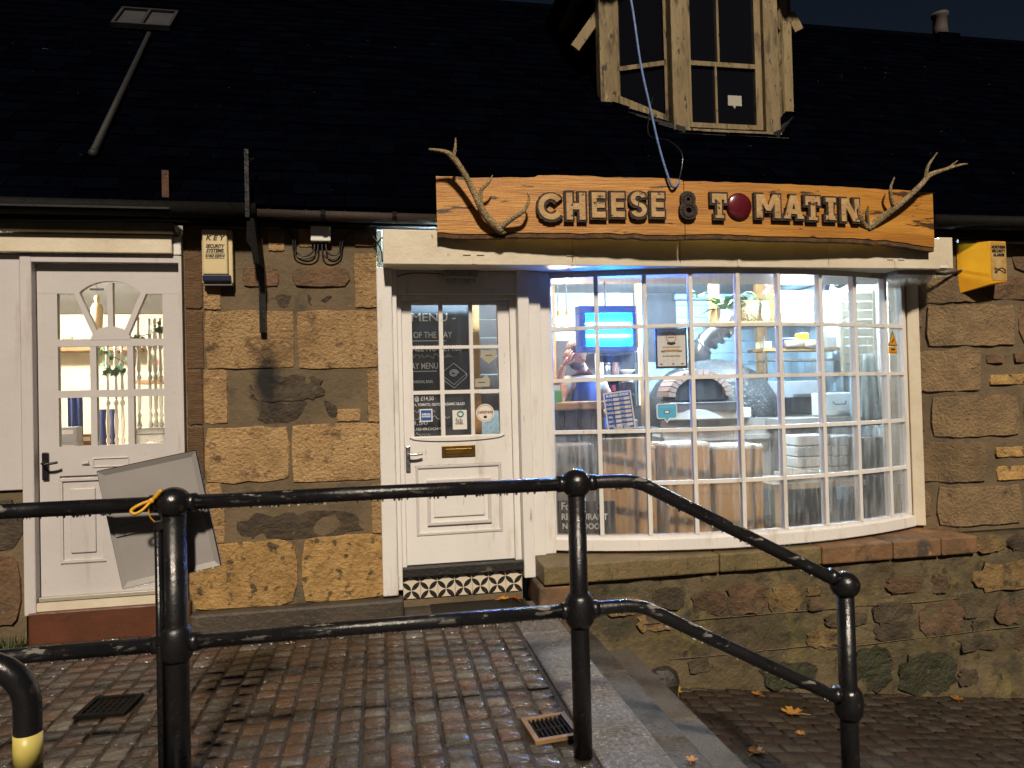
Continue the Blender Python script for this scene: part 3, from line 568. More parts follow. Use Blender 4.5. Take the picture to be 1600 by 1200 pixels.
B(.118, .152, .11, .2, .27, 2.135).box(.905, .949, .11, .2, .27, 2.135).box(.152, .905, .112, .2, 2.10, 2.134).build('door_frame', m_white, sf, bevel=.004)
# the half-glazed shop door
sd = thing('glazed_door', 'half-glazed white shop door with nine panes and brass letter plate', 'door', (.53, .14, .28))
m = MB(); X = [(.222, .408), (.436, .618), (.644, .822)]; Zr = [(1.786, 2.072), (1.476, 1.764), (1.16, 1.45)]
m.box(.154, .222, .131, .17, .285, 2.098).box(.822, .903, .131, .17, .285, 2.098)
m.box(.222, .822, .1305, .17, 2.072, 2.0985)
for z0, z1 in ((1.764, 1.786), (1.45, 1.476)): m.box(.222, .822, .1305, .168, z0, z1)
m.box(.408, .436, .129, .168, 1.16, 2.072).box(.618, .644, .129, .168, 1.16, 2.072)
m.box(.222, .822, .1305, .17, .96, 1.16).box(.222, .822, .1305, .17, .285, .475).box(.222, .822, .14, .165, .475, .96)
sl_ = m.build('leaf', m_white, sd)
for x0, x1 in X:
    for z0, z1 in Zr: B(x0, x1, .149, .153, z0, z1).build('pane', m_glassdoor, sl_)
m = MB(); ar = [(.17, 2.075)] + [(.53 + .34 * cos(a), 2.075 + .03 * sin(a)) for a in [pi - pi * i / 14 for i in range(15)]] + [(.89, 2.075)]; m.prism(ar, .118, .131); m.build('drip_mould', m_white, sl_)
m = MB(); ar = [(.19, 1.152)] + [(.52 + .32 * cos(a), 1.152 - .028 * sin(a)) for a in [pi - pi * i / 14 for i in range(15)]] + [(.85, 1.152)]; m.prism(ar, .119, .131); m.build('sill_mould', m_white, sl_)
moulding(sl_, .225, .82, .48, .958, .139, .018, .01)
moulding(sl_, .30, .745, .545, .86, .139, .022, .016)
B(.345, .70, .128, .14, .6, .815).build('raised_panel', m_white, sl_, bevel=.006)
lp = B(.407, .641, .12, .131, 1.012, 1.092).build('letter_plate', m_brass, sl_, bevel=.004)
B(.432, .616, .116, .121, 1.032, 1.07).build('flap', m_brass, lp, bevel=.003)
B(.16, .192, .118, .1305, .92, 1.10).build('handle_plate', m_steel, sl_, bevel=.006)
MB().tube(curve([(.176, .125, 1.045), (.18, .08, 1.045), (.22, .075, 1.042), (.272, .08, 1.046)]), .009, 8).build('handle', m_steel, sl_, smooth=True)
MB().lathe([(.004, 0), (.004, .006)], (.176, .117, .965), 8, RX(pi / 2)).build('keyhole', m_ink, sl_)
B(.118, .949, .06, .26, .215, .278).build('sill_board', M('worn_black_sill', (.014, .013, .012), .5, (.10, .085, .065), 7, (.62, .7), bump=.4), sf, bevel=.006)
# tiled riser and step below the door
k = N('star_tile'); px = k.n('SeparateXYZ'); k.l(k.pos(), px.inputs[0]); F = 1 / .118
u = k.math('MULTIPLY', k.math('ADD', px.outputs[0], px.outputs[2]), F); v = k.math('MULTIPLY', k.math('SUBTRACT', px.outputs[2], px.outputs[0]), F)
fu, fv = k.math('FRACT', u, 0), k.math('FRACT', v, 0); cnt = None
for a in (0, 1):
    for b in (0, 1):
        dx, dy = k.math('SUBTRACT', fu, a), k.math('SUBTRACT', fv, b); dd = k.math('ADD', k.math('MULTIPLY', dx, dx), k.math('MULTIPLY', dy, dy)); g = k.math('LESS_THAN', dd, .47)
        cnt = g if cnt is None else k.math('ADD', cnt, g)
k.l(k.mix(k.math('GREATER_THAN', cnt, 1.5), (.62, .55, .44), (.018, .014, .012)), k.b.inputs['Base Color']); k.b.inputs['Roughness'].default_value = .25
m_tile = k.m
ts = thing('tiled_step', 'door step faced with black and cream star-pattern tiles', 'step', (.53, .1, 0))
B(.12, .948, .105, .26, -.03, .213).build('core', m_mortar, ts)
for i in range(7): B(.122 + i * .118, .122 + i * .118 + (.116 if i < 6 else .112), .094, .106, .065 + (.0), .208).build('tile', m_tile, ts, bevel=.002)
B(.12, .96, -.16, .104, -.03, .012).build('mat_slab', M('dark_step_slab', (.035, .03, .025), .35, (.055, .046, .036), 9, bump=.4), ts, bevel=.008)
tag(B(.3, .93, -.14, .088, .0125, .022).build('door_mat', M('wet_black_rubber', (.008, .008, .008), .4, bump=.8, bsc=90), None, 'black rubber mat lying below the star-tiled step', 'door mat', bevel=.004))

# ================================================================== bow window
CX, RR = 2.63, 3.67; CY = 3.54
def by(x): return CY - sqrt(RR * RR - (x - CX) ** 2)
def bang(x): return math.asin((x - CX) / RR)
XC = [1.2, 1.52, 1.845, 2.165, 2.51, 2.83, 3.18, 3.505, 3.84, 4.06]; ZR = [.42 + .368 * i for i in range(6)]
def bpath(x0, x1, n): return [(x0 + (x1 - x0) * i / n, by(x0 + (x1 - x0) * i / n)) for i in range(n + 1)]
bw = thing('bow_window', 'white bow window of forty-five small panes lit from inside', 'window', (2.63, 0, .32))
MB().strip(bpath(1.165, 4.1, 36), -.05, .045, .322, .402).build('sill', m_white, bw, bevel=.004)
MB().strip(bpath(1.19, 4.07, 36), -.045, .02, .4015, .425).build('bottom_rail', m_white, bw)
MB().strip(bpath(1.17, 4.09, 36), -.045, .012, 2.255, 2.2995).build('head_rail', m_white, bw)
for i, x in enumerate(XC):
    w = .03 if 0 < i < 9 else .045
    a = bang(x); R = RZ(a)
    MB().obox((x, by(x), 1.34), (w, .052, 1.832), R).build('glazing_bar', m_white, bw, bevel=.004)
for z in ZR[1:5]: MB().strip(bpath(1.21, 4.05, 30), -.018, .022, z - .013, z + .013).build('cross_bar', m_white, bw)
for i in range(9):
    for j in range(5):
        x0, x1 = XC[i], XC[i + 1]; p0, p1 = Vector((x0, by(x0), 0)), Vector((x1, by(x1), 0)); d = p1 - p0
        MB().obox((*((p0 + p1) / 2).xy, (ZR[j] + ZR[j + 1]) / 2), (d.length - .02, .004, .35), RZ(atan2(d.y, d.x))).build('pane', m_glassfog if j < 2 else m_glass, bw)
MB().strip([(4.065, .17), (4.16, .2)], -.1, .01, .322, 2.299).build('side_frame', m_cream, bw, bevel=.005)
MB().strip([(4.12, .165), (4.2, .13)], -.1, .006, .322, 2.2985).build('outer_trim', m_cream, bw, bevel=.005)

# ================================================================== sign board with letters and antlers
def sy(x): return -.25 - .085 * (1 - ((x - 2.2) / 1.85) ** 2)
def sang(x): return atan2(.17 * (x - 2.2) / 1.85 ** 2, 1)
def spath(a, b, n): return [(a + (b - a) * i / n, sy(a + (b - a) * i / n)) for i in range(n + 1)]
stop = lambda x: 2.845 + .012 * noise.noise((x * 2.1, 1, 0)) + .006 * noise.noise((x * 9, 2, 0)) + (.012 if 1.02 < x < 2.03 else 0)
sbot = lambda x: 2.452 + .012 * noise.noise((x * 2.4, 4, 0)) + .008 * noise.noise((x * 11, 5, 0)) - .05 * max(0, (x - 3.2) / .9) ** 2
sg = thing('wooden_sign', 'long orange live-edge timber sign with raised block letters over window', 'sign', (2.2, -.2, 2.45))
for a, b in ((.38, 2.035), (2.04, 4.025)):
    MB().strip(spath(a, b, 60), -.05, 0, lambda x: sbot(x) + .03, stop).build('board', m_sign, sg)
    MB().strip(spath(a, b, 60), -.052, -.006, sbot, lambda x: sbot(x) + .032 + .012 * noise.noise((x * 14, 8, 0))).build('bark_edge', m_bark, sg)
def block(poly, x0, x1, z0, z1, name='letter', mats=(m_letter, m_char), face=None):
    """a thick charred letter with a pale worn face; poly strokes in a unit box"""
    xm = (x0 + x1) / 2; a = sang(xm); R = RZ(a); c = Vector((xm, sy(xm), 0)); w, h = x1 - x0, z1 - z0
    for grow, d0, d1, mt, nm, par in ((.012, -.004, .027, mats[1], name, sg), (-.002, .02, .0335, mats[0], 'letter_face', None)):
        m = MB()
        for k_, st_ in enumerate(face if face and not grow > 0 else poly):
            e = .0002 * k_
            pts = [((p[0] - .5) * w, z0 + p[1] * h) for p in st_]
            if grow and not (face and grow < 0):
                gx = sum(p[0] for p in pts) / len(pts); gz = sum(p[1] for p in pts) / len(pts)
                pts = [(p[0] + (grow if p[0] > gx else -grow), p[1] + (grow if p[1] > gz else -grow) - .004) for p in pts]
            n = len(m.v); m.prism(pts, -d1 - e, -d0 - e)
            m.v[n:] = [c + R @ v for v in m.v[n:]]
        o = m.build(nm, mt, par if par else prev)
        prev = o
def ring(r0, r1, a0, a1, n=14, cx=.5, cy=.5, sx=1, sy_=1):
    o = [(cx + sx * r1 * cos(a0 + (a1 - a0) * i / n), cy + sy_ * r1 * sin(a0 + (a1 - a0) * i / n)) for i in range(n + 1)]
    q = [(cx + sx * r0 * cos(a0 + (a1 - a0) * i / n), cy + sy_ * r0 * sin(a0 + (a1 - a0) * i / n)) for i in range(n + 1)]
    return [[o[i], o[i + 1], q[i + 1], q[i]] for i in range(n)]
def ringp(*a, **k): q = ring(*a, **k); return [[s[0] for s in q] + [q[-1][1], q[-1][2]] + [s[3] for s in reversed(q)]]
def rc(a, b, c, d): return [(a, c), (b, c), (b, d), (a, d)]
EE = [rc(0, .36, 0, 1), rc(.3, .95, 0, .25), rc(.3, .9, .38, .62), rc(.3, .95, .75, 1)]
TT = [rc(0, 1, .74, 1), rc(.33, .67, 0, .78), rc(0, .2, .6, .78), rc(.8, 1, .6, .78), rc(.2, .8, 0, .14)]
LET = {'C': ring(.27, .5, .6, 2 * pi - .6), 'H': [rc(0, .34, 0, 1), rc(.66, 1, 0, 1), rc(.3, .7, .37, .62)], 'E': EE,
       'S': ring(.11, .29, .3, 4.5, 12, .5, .715, 1.5, 1) + ring(.11, .29, -2.84, 1.5, 12, .5, .285, 1.5, 1),
       'T': TT, 'M': [rc(0, .26, 0, 1), rc(.74, 1, 0, 1), [(.05, 1), (.3, 1), (.6, .3), (.42, .3)], [(.7, 1), (.95, 1), (.58, .3), (.4, .3)]],
       'A': [[(0, 0), (.28, 0), (.62, 1), (.36, 1)], [(.72, 0), (1, 0), (.64, 1), (.38, 1)], rc(.2, .8, .2, .42), rc(-.02, .34, 0, .13), rc(.66, 1.02, 0, .13)],
       'I': [rc(.25, .75, 0, 1), rc(0, 1, 0, .22), rc(0, 1, .78, 1)], 'N': [rc(0, .28, 0, 1), rc(.72, 1, 0, 1), [(0, 1), (.34, 1), (1, 0), (.66, 0)]]}
for ch, x0, x1, z0, z1 in (('C', 1.03, 1.2, 2.56, 2.735), ('H', 1.215, 1.345, 2.565, 2.745), ('E', 1.385, 1.485, 2.58, 2.75), ('E', 1.515, 1.615, 2.585, 2.75), ('S', 1.64, 1.77, 2.585, 2.755), ('E', 1.79, 1.89, 2.59, 2.755), ('T', 2.22, 2.33, 2.59, 2.76), ('M', 2.545, 2.73, 2.6, 2.765), ('A', 2.755, 2.905, 2.6, 2.765), ('T', 2.92, 3.04, 2.595, 2.765), ('I', 3.08, 3.165, 2.6, 2.76), ('N', 3.205, 3.355, 2.595, 2.76)):
    block(LET[ch], x0, x1, z0, z1, face={'C': ringp(.28, .49, .62, 2 * pi - .62, 20), 'S': ringp(.12, .28, .3, 4.6, 14, .5, .715, 1.5, 1) + ringp(.12, .28, -2.84, 1.5, 14, .5, .285, 1.5, 1)}.get(ch))
block(ring(.22, .34, 0, 2 * pi, 16, .5, .72, 1, .72) + ring(.28, .43, 0, 2 * pi, 16, .5, .30, 1, .68), 1.995, 2.115, 2.59, 2.765, mats=(m_char, m_char), name='ampersand')
tom = MB().ball((2.43, sy(2.43) - .012, 2.678), (.093, .024, .092), 28, 12).build('tomato_disc', m_tomato, sg, smooth=True, label='round dark red disc standing for the letter O')
def antler(name, label, beams, base):
    t = thing(name, label, 'antler', base, 'antlers on the sign')
    for i, (pts, rs) in enumerate(beams):
        P = curve(pts, 7); MB().tube(P, taper(len(P), *[q * 1.02 for q in rs]), 10).build('beam' if i == 0 else 'tine', m_antler, t, smooth=True)
    MB().lathe([(.012, -.012), (.034, -.004), (.036, .008), (.024, .018)], base, 12, RX(.5)).build('burr', m_antler, t, smooth=True)
antler('antler', 'branched brown antler on the left end of the sign', [([(.79, -.30, 2.49), (.68, -.345, 2.58), (.615, -.37, 2.70), (.545, -.39, 2.83), (.475, -.40, 2.925), (.42, -.41, 2.955), (.325, -.42, 2.962)], (.027, .024, .02, .018, .02, .012, .006)),
    ([(.475, -.40, 2.92), (.49, -.41, 2.97), (.495, -.42, 3.04)], (.016, .011, .003)), ([(.645, -.36, 2.64), (.655, -.37, 2.73), (.70, -.39, 2.775), (.725, -.4, 2.82)], (.018, .013, .009, .003)),
    ([(.775, -.31, 2.505), (.84, -.35, 2.55), (.92, -.39, 2.60), (.955, -.40, 2.67), (.945, -.4, 2.715)], (.022, .016, .013, .009, .003))], (.79, -.285, 2.485))
antler('antler', 'branched brown antler on the right end of the sign', [([(3.45, -.28, 2.555), (3.56, -.32, 2.64), (3.70, -.35, 2.745), (3.83, -.37, 2.86), (3.89, -.38, 2.925), (4.0, -.39, 2.965), (4.12, -.4, 3.0), (4.19, -.4, 3.012)], (.028, .024, .02, .018, .019, .013, .009, .004)),
    ([(3.86, -.375, 2.90), (3.875, -.39, 2.99), (3.945, -.4, 3.085)], (.015, .011, .003)), ([(4.04, -.39, 2.98), (4.1, -.41, 3.03)], (.009, .003)), ([(3.635, -.335, 2.69), (3.59, -.36, 2.77), (3.575, -.38, 2.83), (3.60, -.39, 2.90)], (.018, .014, .01, .003)),
    ([(3.44, -.285, 2.565), (3.36, -.33, 2.62), (3.335, -.36, 2.70)], (.024, .017, .004)), ([(3.45, -.29, 2.57), (3.41, -.34, 2.64), (3.40, -.37, 2.70)], (.018, .013, .004))], (3.45, -.26, 2.545))
bc = thing('hanging_cable', 'blue sheathed cable hanging in a loop before the dormer', 'cable', (1.96, -.36, 2.8))
P = curve([(1.60, -.36, 4.5), (1.69, -.36, 4.037), (1.745, -.36, 3.611), (1.804, -.36, 3.314), (1.863, -.36, 3.038), (1.93, -.36, 2.82), (1.965, -.355, 2.795), (2.0, -.345, 2.84)], 5)
MB().tube(P, .0085, 8).build('sheath', m_bluecable, bc, smooth=True)
MB().tube(curve([(2.0, -.345, 2.84), (2.035, -.33, 3.02), (2.04, -.1, 3.2), (2.05, .3, 3.4), (2.3, .8, 3.9)]), .004, 6).build('bare_end', m_cable, bc)
# ================================================================== dormer window on the roof
dm = thing('dormer_window', 'weathered cream canted dormer window with dark panes on the roof', 'dormer', (3.0, 1.0, 3.6))
A_, B_, C_, D_ = Vector((2.03, 1.2)), Vector((2.56, .85)), Vector((3.42, .85)), Vector((3.80, 1.2))
def face(P, Q, polys, d0, d1):
    """outlines given as (distance along P-Q, height), given depth outwards from the face"""
    t = (Q - P).normalized(); n = Vector((t.y, -t.x)); m = MB()
    for po in polys:
        k = len(m.v); m.prism(po, d0, d1)
        m.v[k:] = [Vector((P.x + t.x * v.x + n.x * v.y, P.y + t.y * v.x + n.y * v.y, v.z)) for v in m.v[k:]]
    return m
TOP = 5.25; wl = (B_ - A_).length; wr = (D_ - C_).length; wc = .9
def q4(a, b, c, d): return [(a, c), (b, c), (b, d), (a, d)]
def post(p, w, z0): B(p.x - w / 2, p.x + w / 2, p.y - w / 2, p.y + w / 2, z0, TOP).build('corner_post', m_weath, dm, bevel=.008)
post(B_ + Vector((.0, .03)), .15, 3.6); post(C_ + Vector((-.01, .03)), .14, 3.6); post(A_ + Vector((0, .03)), .12, 3.93); post(D_ + Vector((-.01, .03)), .11, 3.9)
cs = face(B_, C_, [q4(.06, .12, 3.66, TOP), q4(.72, .79, 3.66, TOP), q4(.12, .72, 3.66, 3.73), q4(.12, .72, 4.225, 4.265), q4(.338, .358, 3.73, 4.225), q4(.368, .388, 4.265, TOP)], -.05, -.01).build('sash', m_weath, dm)
for a, b, c, d in ((.12, .338, 3.73, 4.225), (.358, .72, 3.73, 4.225), (.12, .368, 4.265, TOP), (.388, .72, 4.265, TOP)): face(B_, C_, [q4(a, b, c, d)], -.04, -.034).build('pane', m_darkglass, cs)
face(B_, C_, [q4(-.02, .92, 3.60, 3.655)], -.06, .05).build('sill', m_weath, dm, bevel=.006)
sls = face(A_, B_, [[(.05, 4.0), (.12, 3.95), (.12, TOP), (.05, TOP)], [(wl - .12, 3.7), (wl - .06, 3.66), (wl - .06, TOP), (wl - .12, TOP)], [(.1, 3.97), (wl - .1, 3.69), (wl - .1, 3.8), (.1, 4.06)], [(.1, 4.27), (wl - .1, 4.24), (wl - .1, 4.28), (.1, 4.31)]], -.05, -.01).build('sash', m_weath, dm)
face(A_, B_, [[(.1, 4.0), (wl - .1, 3.78), (wl - .1, 4.25), (.1, 4.28)]], -.04, -.034).build('pane', m_darkglass, sls)
face(A_, B_, [[(.1, 4.30), (wl - .1, 4.27), (wl - .1, TOP), (.1, TOP)]], -.041, -.035).build('pane', m_darkglass, sls)
srs = face(C_, D_, [q4(.05, .11, 3.72, TOP), [(wr - .14, 3.9), (wr - .05, 3.95), (wr - .05, TOP), (wr - .14, TOP)], [(.1, 3.68), (wr - .12, 3.9), (wr - .12, 4.14), (.1, 4.0)], q4(.1, wr - .1, 4.72, 4.8)], -.05, -.01).build('sash', m_weath, dm)
face(C_, D_, [[(.1, 3.95), (wr - .12, 4.1), (wr - .12, TOP), (.1, TOP)]], -.04, -.034).build('pane', m_darkglass, srs)
for P, Q, a, b in ((A_, B_, 3.93, 3.60), (C_, D_, 3.60, 3.95)):
    w = (Q - P).length; face(P, Q, [[(-.05, a - .12), (w + .05, b - .12), (w + .05, b + .05), (-.05, a + .05)]], -.05, .07).build('lead_flashing', m_lead, dm)
face(B_, C_, [q4(-.06, .96, 3.5, 3.597)], -.05, .085).build('lead_flashing', m_lead, dm)
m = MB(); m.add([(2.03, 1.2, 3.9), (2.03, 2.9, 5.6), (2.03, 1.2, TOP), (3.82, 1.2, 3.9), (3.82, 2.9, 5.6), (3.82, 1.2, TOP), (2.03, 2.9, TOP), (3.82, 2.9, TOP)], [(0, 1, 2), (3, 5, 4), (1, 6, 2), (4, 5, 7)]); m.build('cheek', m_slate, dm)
B(1.95, 3.92, .72, 2.9, TOP, TOP + .12).build('cornice', m_weath, dm, bevel=.02)
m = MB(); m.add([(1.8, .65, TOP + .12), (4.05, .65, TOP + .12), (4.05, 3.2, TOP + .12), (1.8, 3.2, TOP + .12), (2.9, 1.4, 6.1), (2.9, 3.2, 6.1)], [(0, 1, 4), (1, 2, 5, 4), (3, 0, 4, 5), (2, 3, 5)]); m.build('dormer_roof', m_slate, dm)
MB().obox((1.985, 1.3, 4.81), (.09, .05, .72), RY(.62)).build('barge_board', m_weath, dm, bevel=.006)
MB().obox((3.88, 1.22, 4.85), (.1, .1, .18), RY(-.5)).build('bracket', m_weath, dm, bevel=.006)
face(B_, C_, [[(.465, 3.9), (.594, 3.9), (.594, 3.99), (.465, 3.99)], [(.51, 3.902), (.54, 3.902), (.525, 3.872)]], -.034, -.031).build('white_sticker', M('dull_white_vinyl', (.34, .32, .27), .5), dm)
# rusty rod leaning and iron stay on the wall
rs = thing('rusty_strap', 'short rusty steel strap standing up from the gutter', 'bracket', (-1.27, -.12, 2.58))
B(-1.295, -1.255, -.135, -.125, 2.575, 2.87).build('strap', m_rust, rs)
for z in (2.62, 2.66, 2.85): MB().lathe([(.007, 0), (.007, .004)], (-1.275, -.139, z), 8, RX(-pi / 2)).build('bolt_hole', m_ink, rs)
ib = thing('iron_stay', 'long black iron stay fixed down the stone pier', 'bracket', (-.74, -.05, 1.87))
B(-.79, -.765, -.25, -.22, 2.56, 2.98).build('upper_bar', m_blackpost, ib)
MB().prism([(-.785, 2.56), (-.745, 2.56), (-.715, 2.28), (-.75, 2.28), (-.765, 2.38), (-.79, 2.42)], -.23, -.02).build('foot_plate', m_iron, ib)
B(-.752, -.714, -.045, -.006, 1.87, 2.285).build('lower_bar', m_blackpost, ib)
MB().tube([(-.79, -.235, 2.9), (-.775, .0, 3.0)], .01, 6).build('roof_hook', m_iron, ib)
st_ = MB().ball((-.73, -.012, 1.62), (.085, .012, .2), 14, 10); 
# alarm boxes
ab = thing('alarm_box', 'ivory wall alarm box with slanted black lettering and navy strip', 'alarm', (-1.0, -.05, 2.19), 'alarm boxes on the walls')
B(-1.09, -.905, -.055, -.006, 2.185, 2.525).build('case', m_ivory, ab, bevel=.006)
B(-1.08, -.93, -.085, -.054, 2.235, 2.522).build('front_cover', m_ivory, ab, bevel=.01)
B(-1.082, -.914, -.083, -.054, 2.193, 2.234).build('strobe_strip', m_navy, ab, bevel=.006)
B(-1.075, -.91, -.06, -.012, 2.172, 2.186).build('bottom_lip', m_greypl, ab)
for s, z, sz, w in (('K E Y', 2.465, .045, .115), ('SECURITY', 2.413, .03, .112), ('SYSTEMS', 2.385, .03, .105), ('01463 225914', 2.352, .026, .114)): text(s, (-1.005, -.086, z), sz, m_ink, ab, bold=.0012, width=w, shear=.25)
for z in (2.369, 2.336): B(-1.062, -.948, -.0868, -.0855, z, z + .0018).build('printed_rule', m_ink, ab)
yb = thing('alarm_box', 'amber yellow wedge-shaped alarm box on the corner stones', 'alarm', (4.6, -.05, 2.15), 'alarm boxes on the walls')
m = MB(); m.add([(4.44, -.005, 2.13), (4.44, -.005, 2.52), (4.78, -.005, 2.52), (4.78, -.005, 2.21), (4.60, -.15, 2.185), (4.60, -.15, 2.515), (4.745, -.15, 2.515), (4.745, -.15, 2.205)], [(0, 1, 5, 4), (4, 5, 6, 7), (7, 6, 2, 3), (1, 2, 6, 5), (0, 4, 7, 3)]); m.build('case', m_yellow, yb, bevel=.006)
for i in range(4): MB().obox((4.52, -.073, 2.455 - i * .026), (.075, .006, .008), RZ(-.74)).build('louvre', M('amber_shadow_gap', (.28, .12, .004), .5) if i == 0 else bpy.data.materials['amber_shadow_gap'], yb)
B(4.606, 4.74, -.1525, -.149, 2.215, 2.505).build('label', M('faded_label', (.40, .24, .06), .6, (.55, .40, .2), 9, (.5, .7)), yb)
for s, z, sz, w in (('NORTHERN', 2.468, .03, .12), ('SECURITY', 2.438, .03, .12), ('ALARMS', 2.408, .03, .10)): text(s, (4.673, -.1535, z), sz, m_ink, yb, bold=.0018, width=w)
MB().tube(curve([(4.68 + .05 * cos(i * 1.3), -.154, 2.29 + .022 * sin(i * 2.1)) for i in range(9)], 4), .003, 5).build('scrawl', m_ink, yb)
MB().tube([(4.1, -.02, 2.29), (4.3, -.04, 2.28), (4.46, -.02, 2.31)], .011, 6).build('conduit', m_cable, yb)
# junction box with looping wires
jb = thing('junction_box', 'small white junction box with looping black wires under the eaves', 'junction box', (-.36, -.03, 2.46))
B(-.425, -.298, -.05, -.002, 2.463, 2.572).build('case', m_chalk, jb, bevel=.008)
for P in ([(-.40, -.02, 2.465), (-.41, -.03, 2.40), (-.46, -.02, 2.37), (-.52, -.02, 2.40), (-.53, -.02, 2.50), (-.60, -.02, 2.555), (-.72, -.02, 2.56)], [(-.38, -.02, 2.465), (-.39, -.03, 2.385), (-.45, -.025, 2.352), (-.53, -.02, 2.38), (-.545, -.02, 2.50), (-.62, -.02, 2.548)],
          [(-.355, -.02, 2.465), (-.35, -.03, 2.38), (-.30, -.025, 2.35), (-.24, -.02, 2.38), (-.22, -.02, 2.47), (-.15, -.02, 2.54), (-.05, -.05, 2.52), (.02, -.06, 2.42), (.03, -.05, 2.33)], [(-.33, -.02, 2.465), (-.325, -.03, 2.40), (-.285, -.025, 2.375), (-.245, -.02, 2.40), (-.23, -.02, 2.48), (-.12, -.02, 2.56), (.1, -.15, 2.53), (.5, -.15, 2.525)],
          [(.0, -.055, 2.45), (.1, -.15, 2.512), (.38, -.15, 2.512)]):
    p = curve(P, 6); MB().tube(p, .005, 6).build('wire', m_cable, jb, smooth=True)
wc_ = thing('eaves_wire', 'thin black wire sagging along the stone pier under the eaves', 'wire', (-1.0, -.02, 2.53))
MB().tube(curve([(-3.0, -.12, 2.56), (-2.0, -.115, 2.55), (-1.25, -.11, 2.565), (-1.1, -.04, 2.55), (-.9, -.03, 2.545), (-.62, -.02, 2.552)]), .005, 6).build('strand', m_cable, wc_)
# bulkhead lamps (both unlit)
bl = thing('bulkhead_lamp', 'unlit grey bulkhead lamp above the shop door', 'lamp', (.555, .07, 2.2), 'unlit outdoor lamps')
B(.435, .68, .02, .084, 2.245, 2.296).build('housing', m_greypl, bl, bevel=.008)
MB().prism([(.445, 2.246), (.67, 2.246), (.655, 2.2), (.46, 2.2)], .0, .08).build('lens', glass('ribbed_lens', .25, .4), bl, bevel=.01)
for x in (.5, .62): MB().lathe([(.006, 0), (.006, .003)], (x, .017, 2.266), 8, RX(-pi / 2)).build('screw', m_ink, bl)
MB().tube(curve([(.125, .04, 2.25), (.2, .05, 2.272), (.3, .06, 2.278), (.44, .06, 2.272)]), .004, 6).build('flex', m_cable, bl)
br = thing('bulkhead_lamp', 'unlit clear bulkhead lamp at the right end of the soffit', 'lamp', (3.98, -.1, 2.21), 'unlit outdoor lamps')
B(3.82, 4.15, -.12, .06, 2.26, 2.2995).build('housing', m_greypl, br, bevel=.008)
MB().prism([(3.84, 2.261), (4.14, 2.261), (4.1, 2.2), (3.87, 2.2)], -.11, .05).build('lens', bpy.data.materials['ribbed_lens'], br, bevel=.012)

# ================================================================== railing
YR = -2.06
ra = thing('railing', 'black two-rail tubular railing with ball joints descending the steps', 'railing', (.6, YR, 0))
rail_pts = lambda z: [(-3.4, YR, z), (-.74, YR, z), (.755, YR, z), (.95, YR, z), (1.03, YR, z - .015), (1.10, YR, z - .05), (1.25, YR, z - .13), (1.93, YR, z - .487)]
for z in (1.073, .573):
    P = rail_pts(z); seg = [P[0], P[1]]
    MB().tube([P[0], ((P[0][0] + P[1][0]) / 2, YR, z), P[1]], .027, 16).build('rail', m_black, ra, smooth=True)
    MB().tube([P[1], (0, YR, z + .002), P[2]], .027, 16).build('rail', m_black, ra, smooth=True)
    MB().tube(curve(P[2:], 5), .027, 16).build('rail', m_black, ra, smooth=True)
    m = MB(); r = random.Random(int(z * 100))
    for i in range(170):
        x = r.uniform(-1.4, 1.0) if i < 130 else r.uniform(1.05, 1.9); zz = z if x < 1.0 else z - (x - 1.0) * .52
        s = r.uniform(.0022, .0048); m.ball((x, YR + r.uniform(-.008, .008), zz - (.027 if x < 1.0 else .031) - s * .4), (s, s, s * 1.35), 6, 5)
    m.build('water_drops', M('water_drop', (.6, .6, .6), .05, spec=1) if z > 1 else bpy.data.materials['water_drop'], ra, kind='stuff', smooth=True)
for x, zt, zb, r in ((-.74, 1.073, -.02, .043), (.757, 1.073, -.02, .037), (1.93, .586, -.56, .037)):
    p = MB().lathe([(r, zb), (r * 1.0, (zt + zb) / 2), (r * .97, zt)], (x, YR, 0), 20).build('post', m_blackpost, ra, smooth=True)
    MB().ball((x, YR, zt), (.062, .062, .058), 20, 12).build('ball_joint', m_blackpost, p, smooth=True)
    MB().lathe([(.04, -.07), (.056, -.045), (.060, 0), (.056, .045), (.04, .07)], (x, YR, zt - .5), 20).build('collar_joint', m_blackpost, p, smooth=True)
    for z in (zt, zt - .5):
        for s in ((-1, 1) if x < 1.5 else (-1,)):
            zz = z + (.035 if x > 1.5 else 0); MB().tube([(x + s * .045, YR, zz - (0 if x < 1.5 else .005)), (x + s * .078, YR, zz + (0 if x < 1.5 else .012))], .033, 16).build('socket', m_blackpost, p, smooth=True)
MB().lathe([(.14, -.02), (.14, .006), (.06, .02)], (-.74, YR, 0), 20).build('base_flange', m_blackpost, ra, smooth=False)
MB().tube([(-.785, YR - .03, -.02), (-.785, YR - .03, 1.0)], .013, 8).build('conduit', m_blackpost, ra, smooth=True)
for z in (.6, 1.0): MB().lathe([(.018, -.015), (.018, .015)], (-.785, YR - .03, z), 8).build('conduit_clip', m_blackpost, ra)
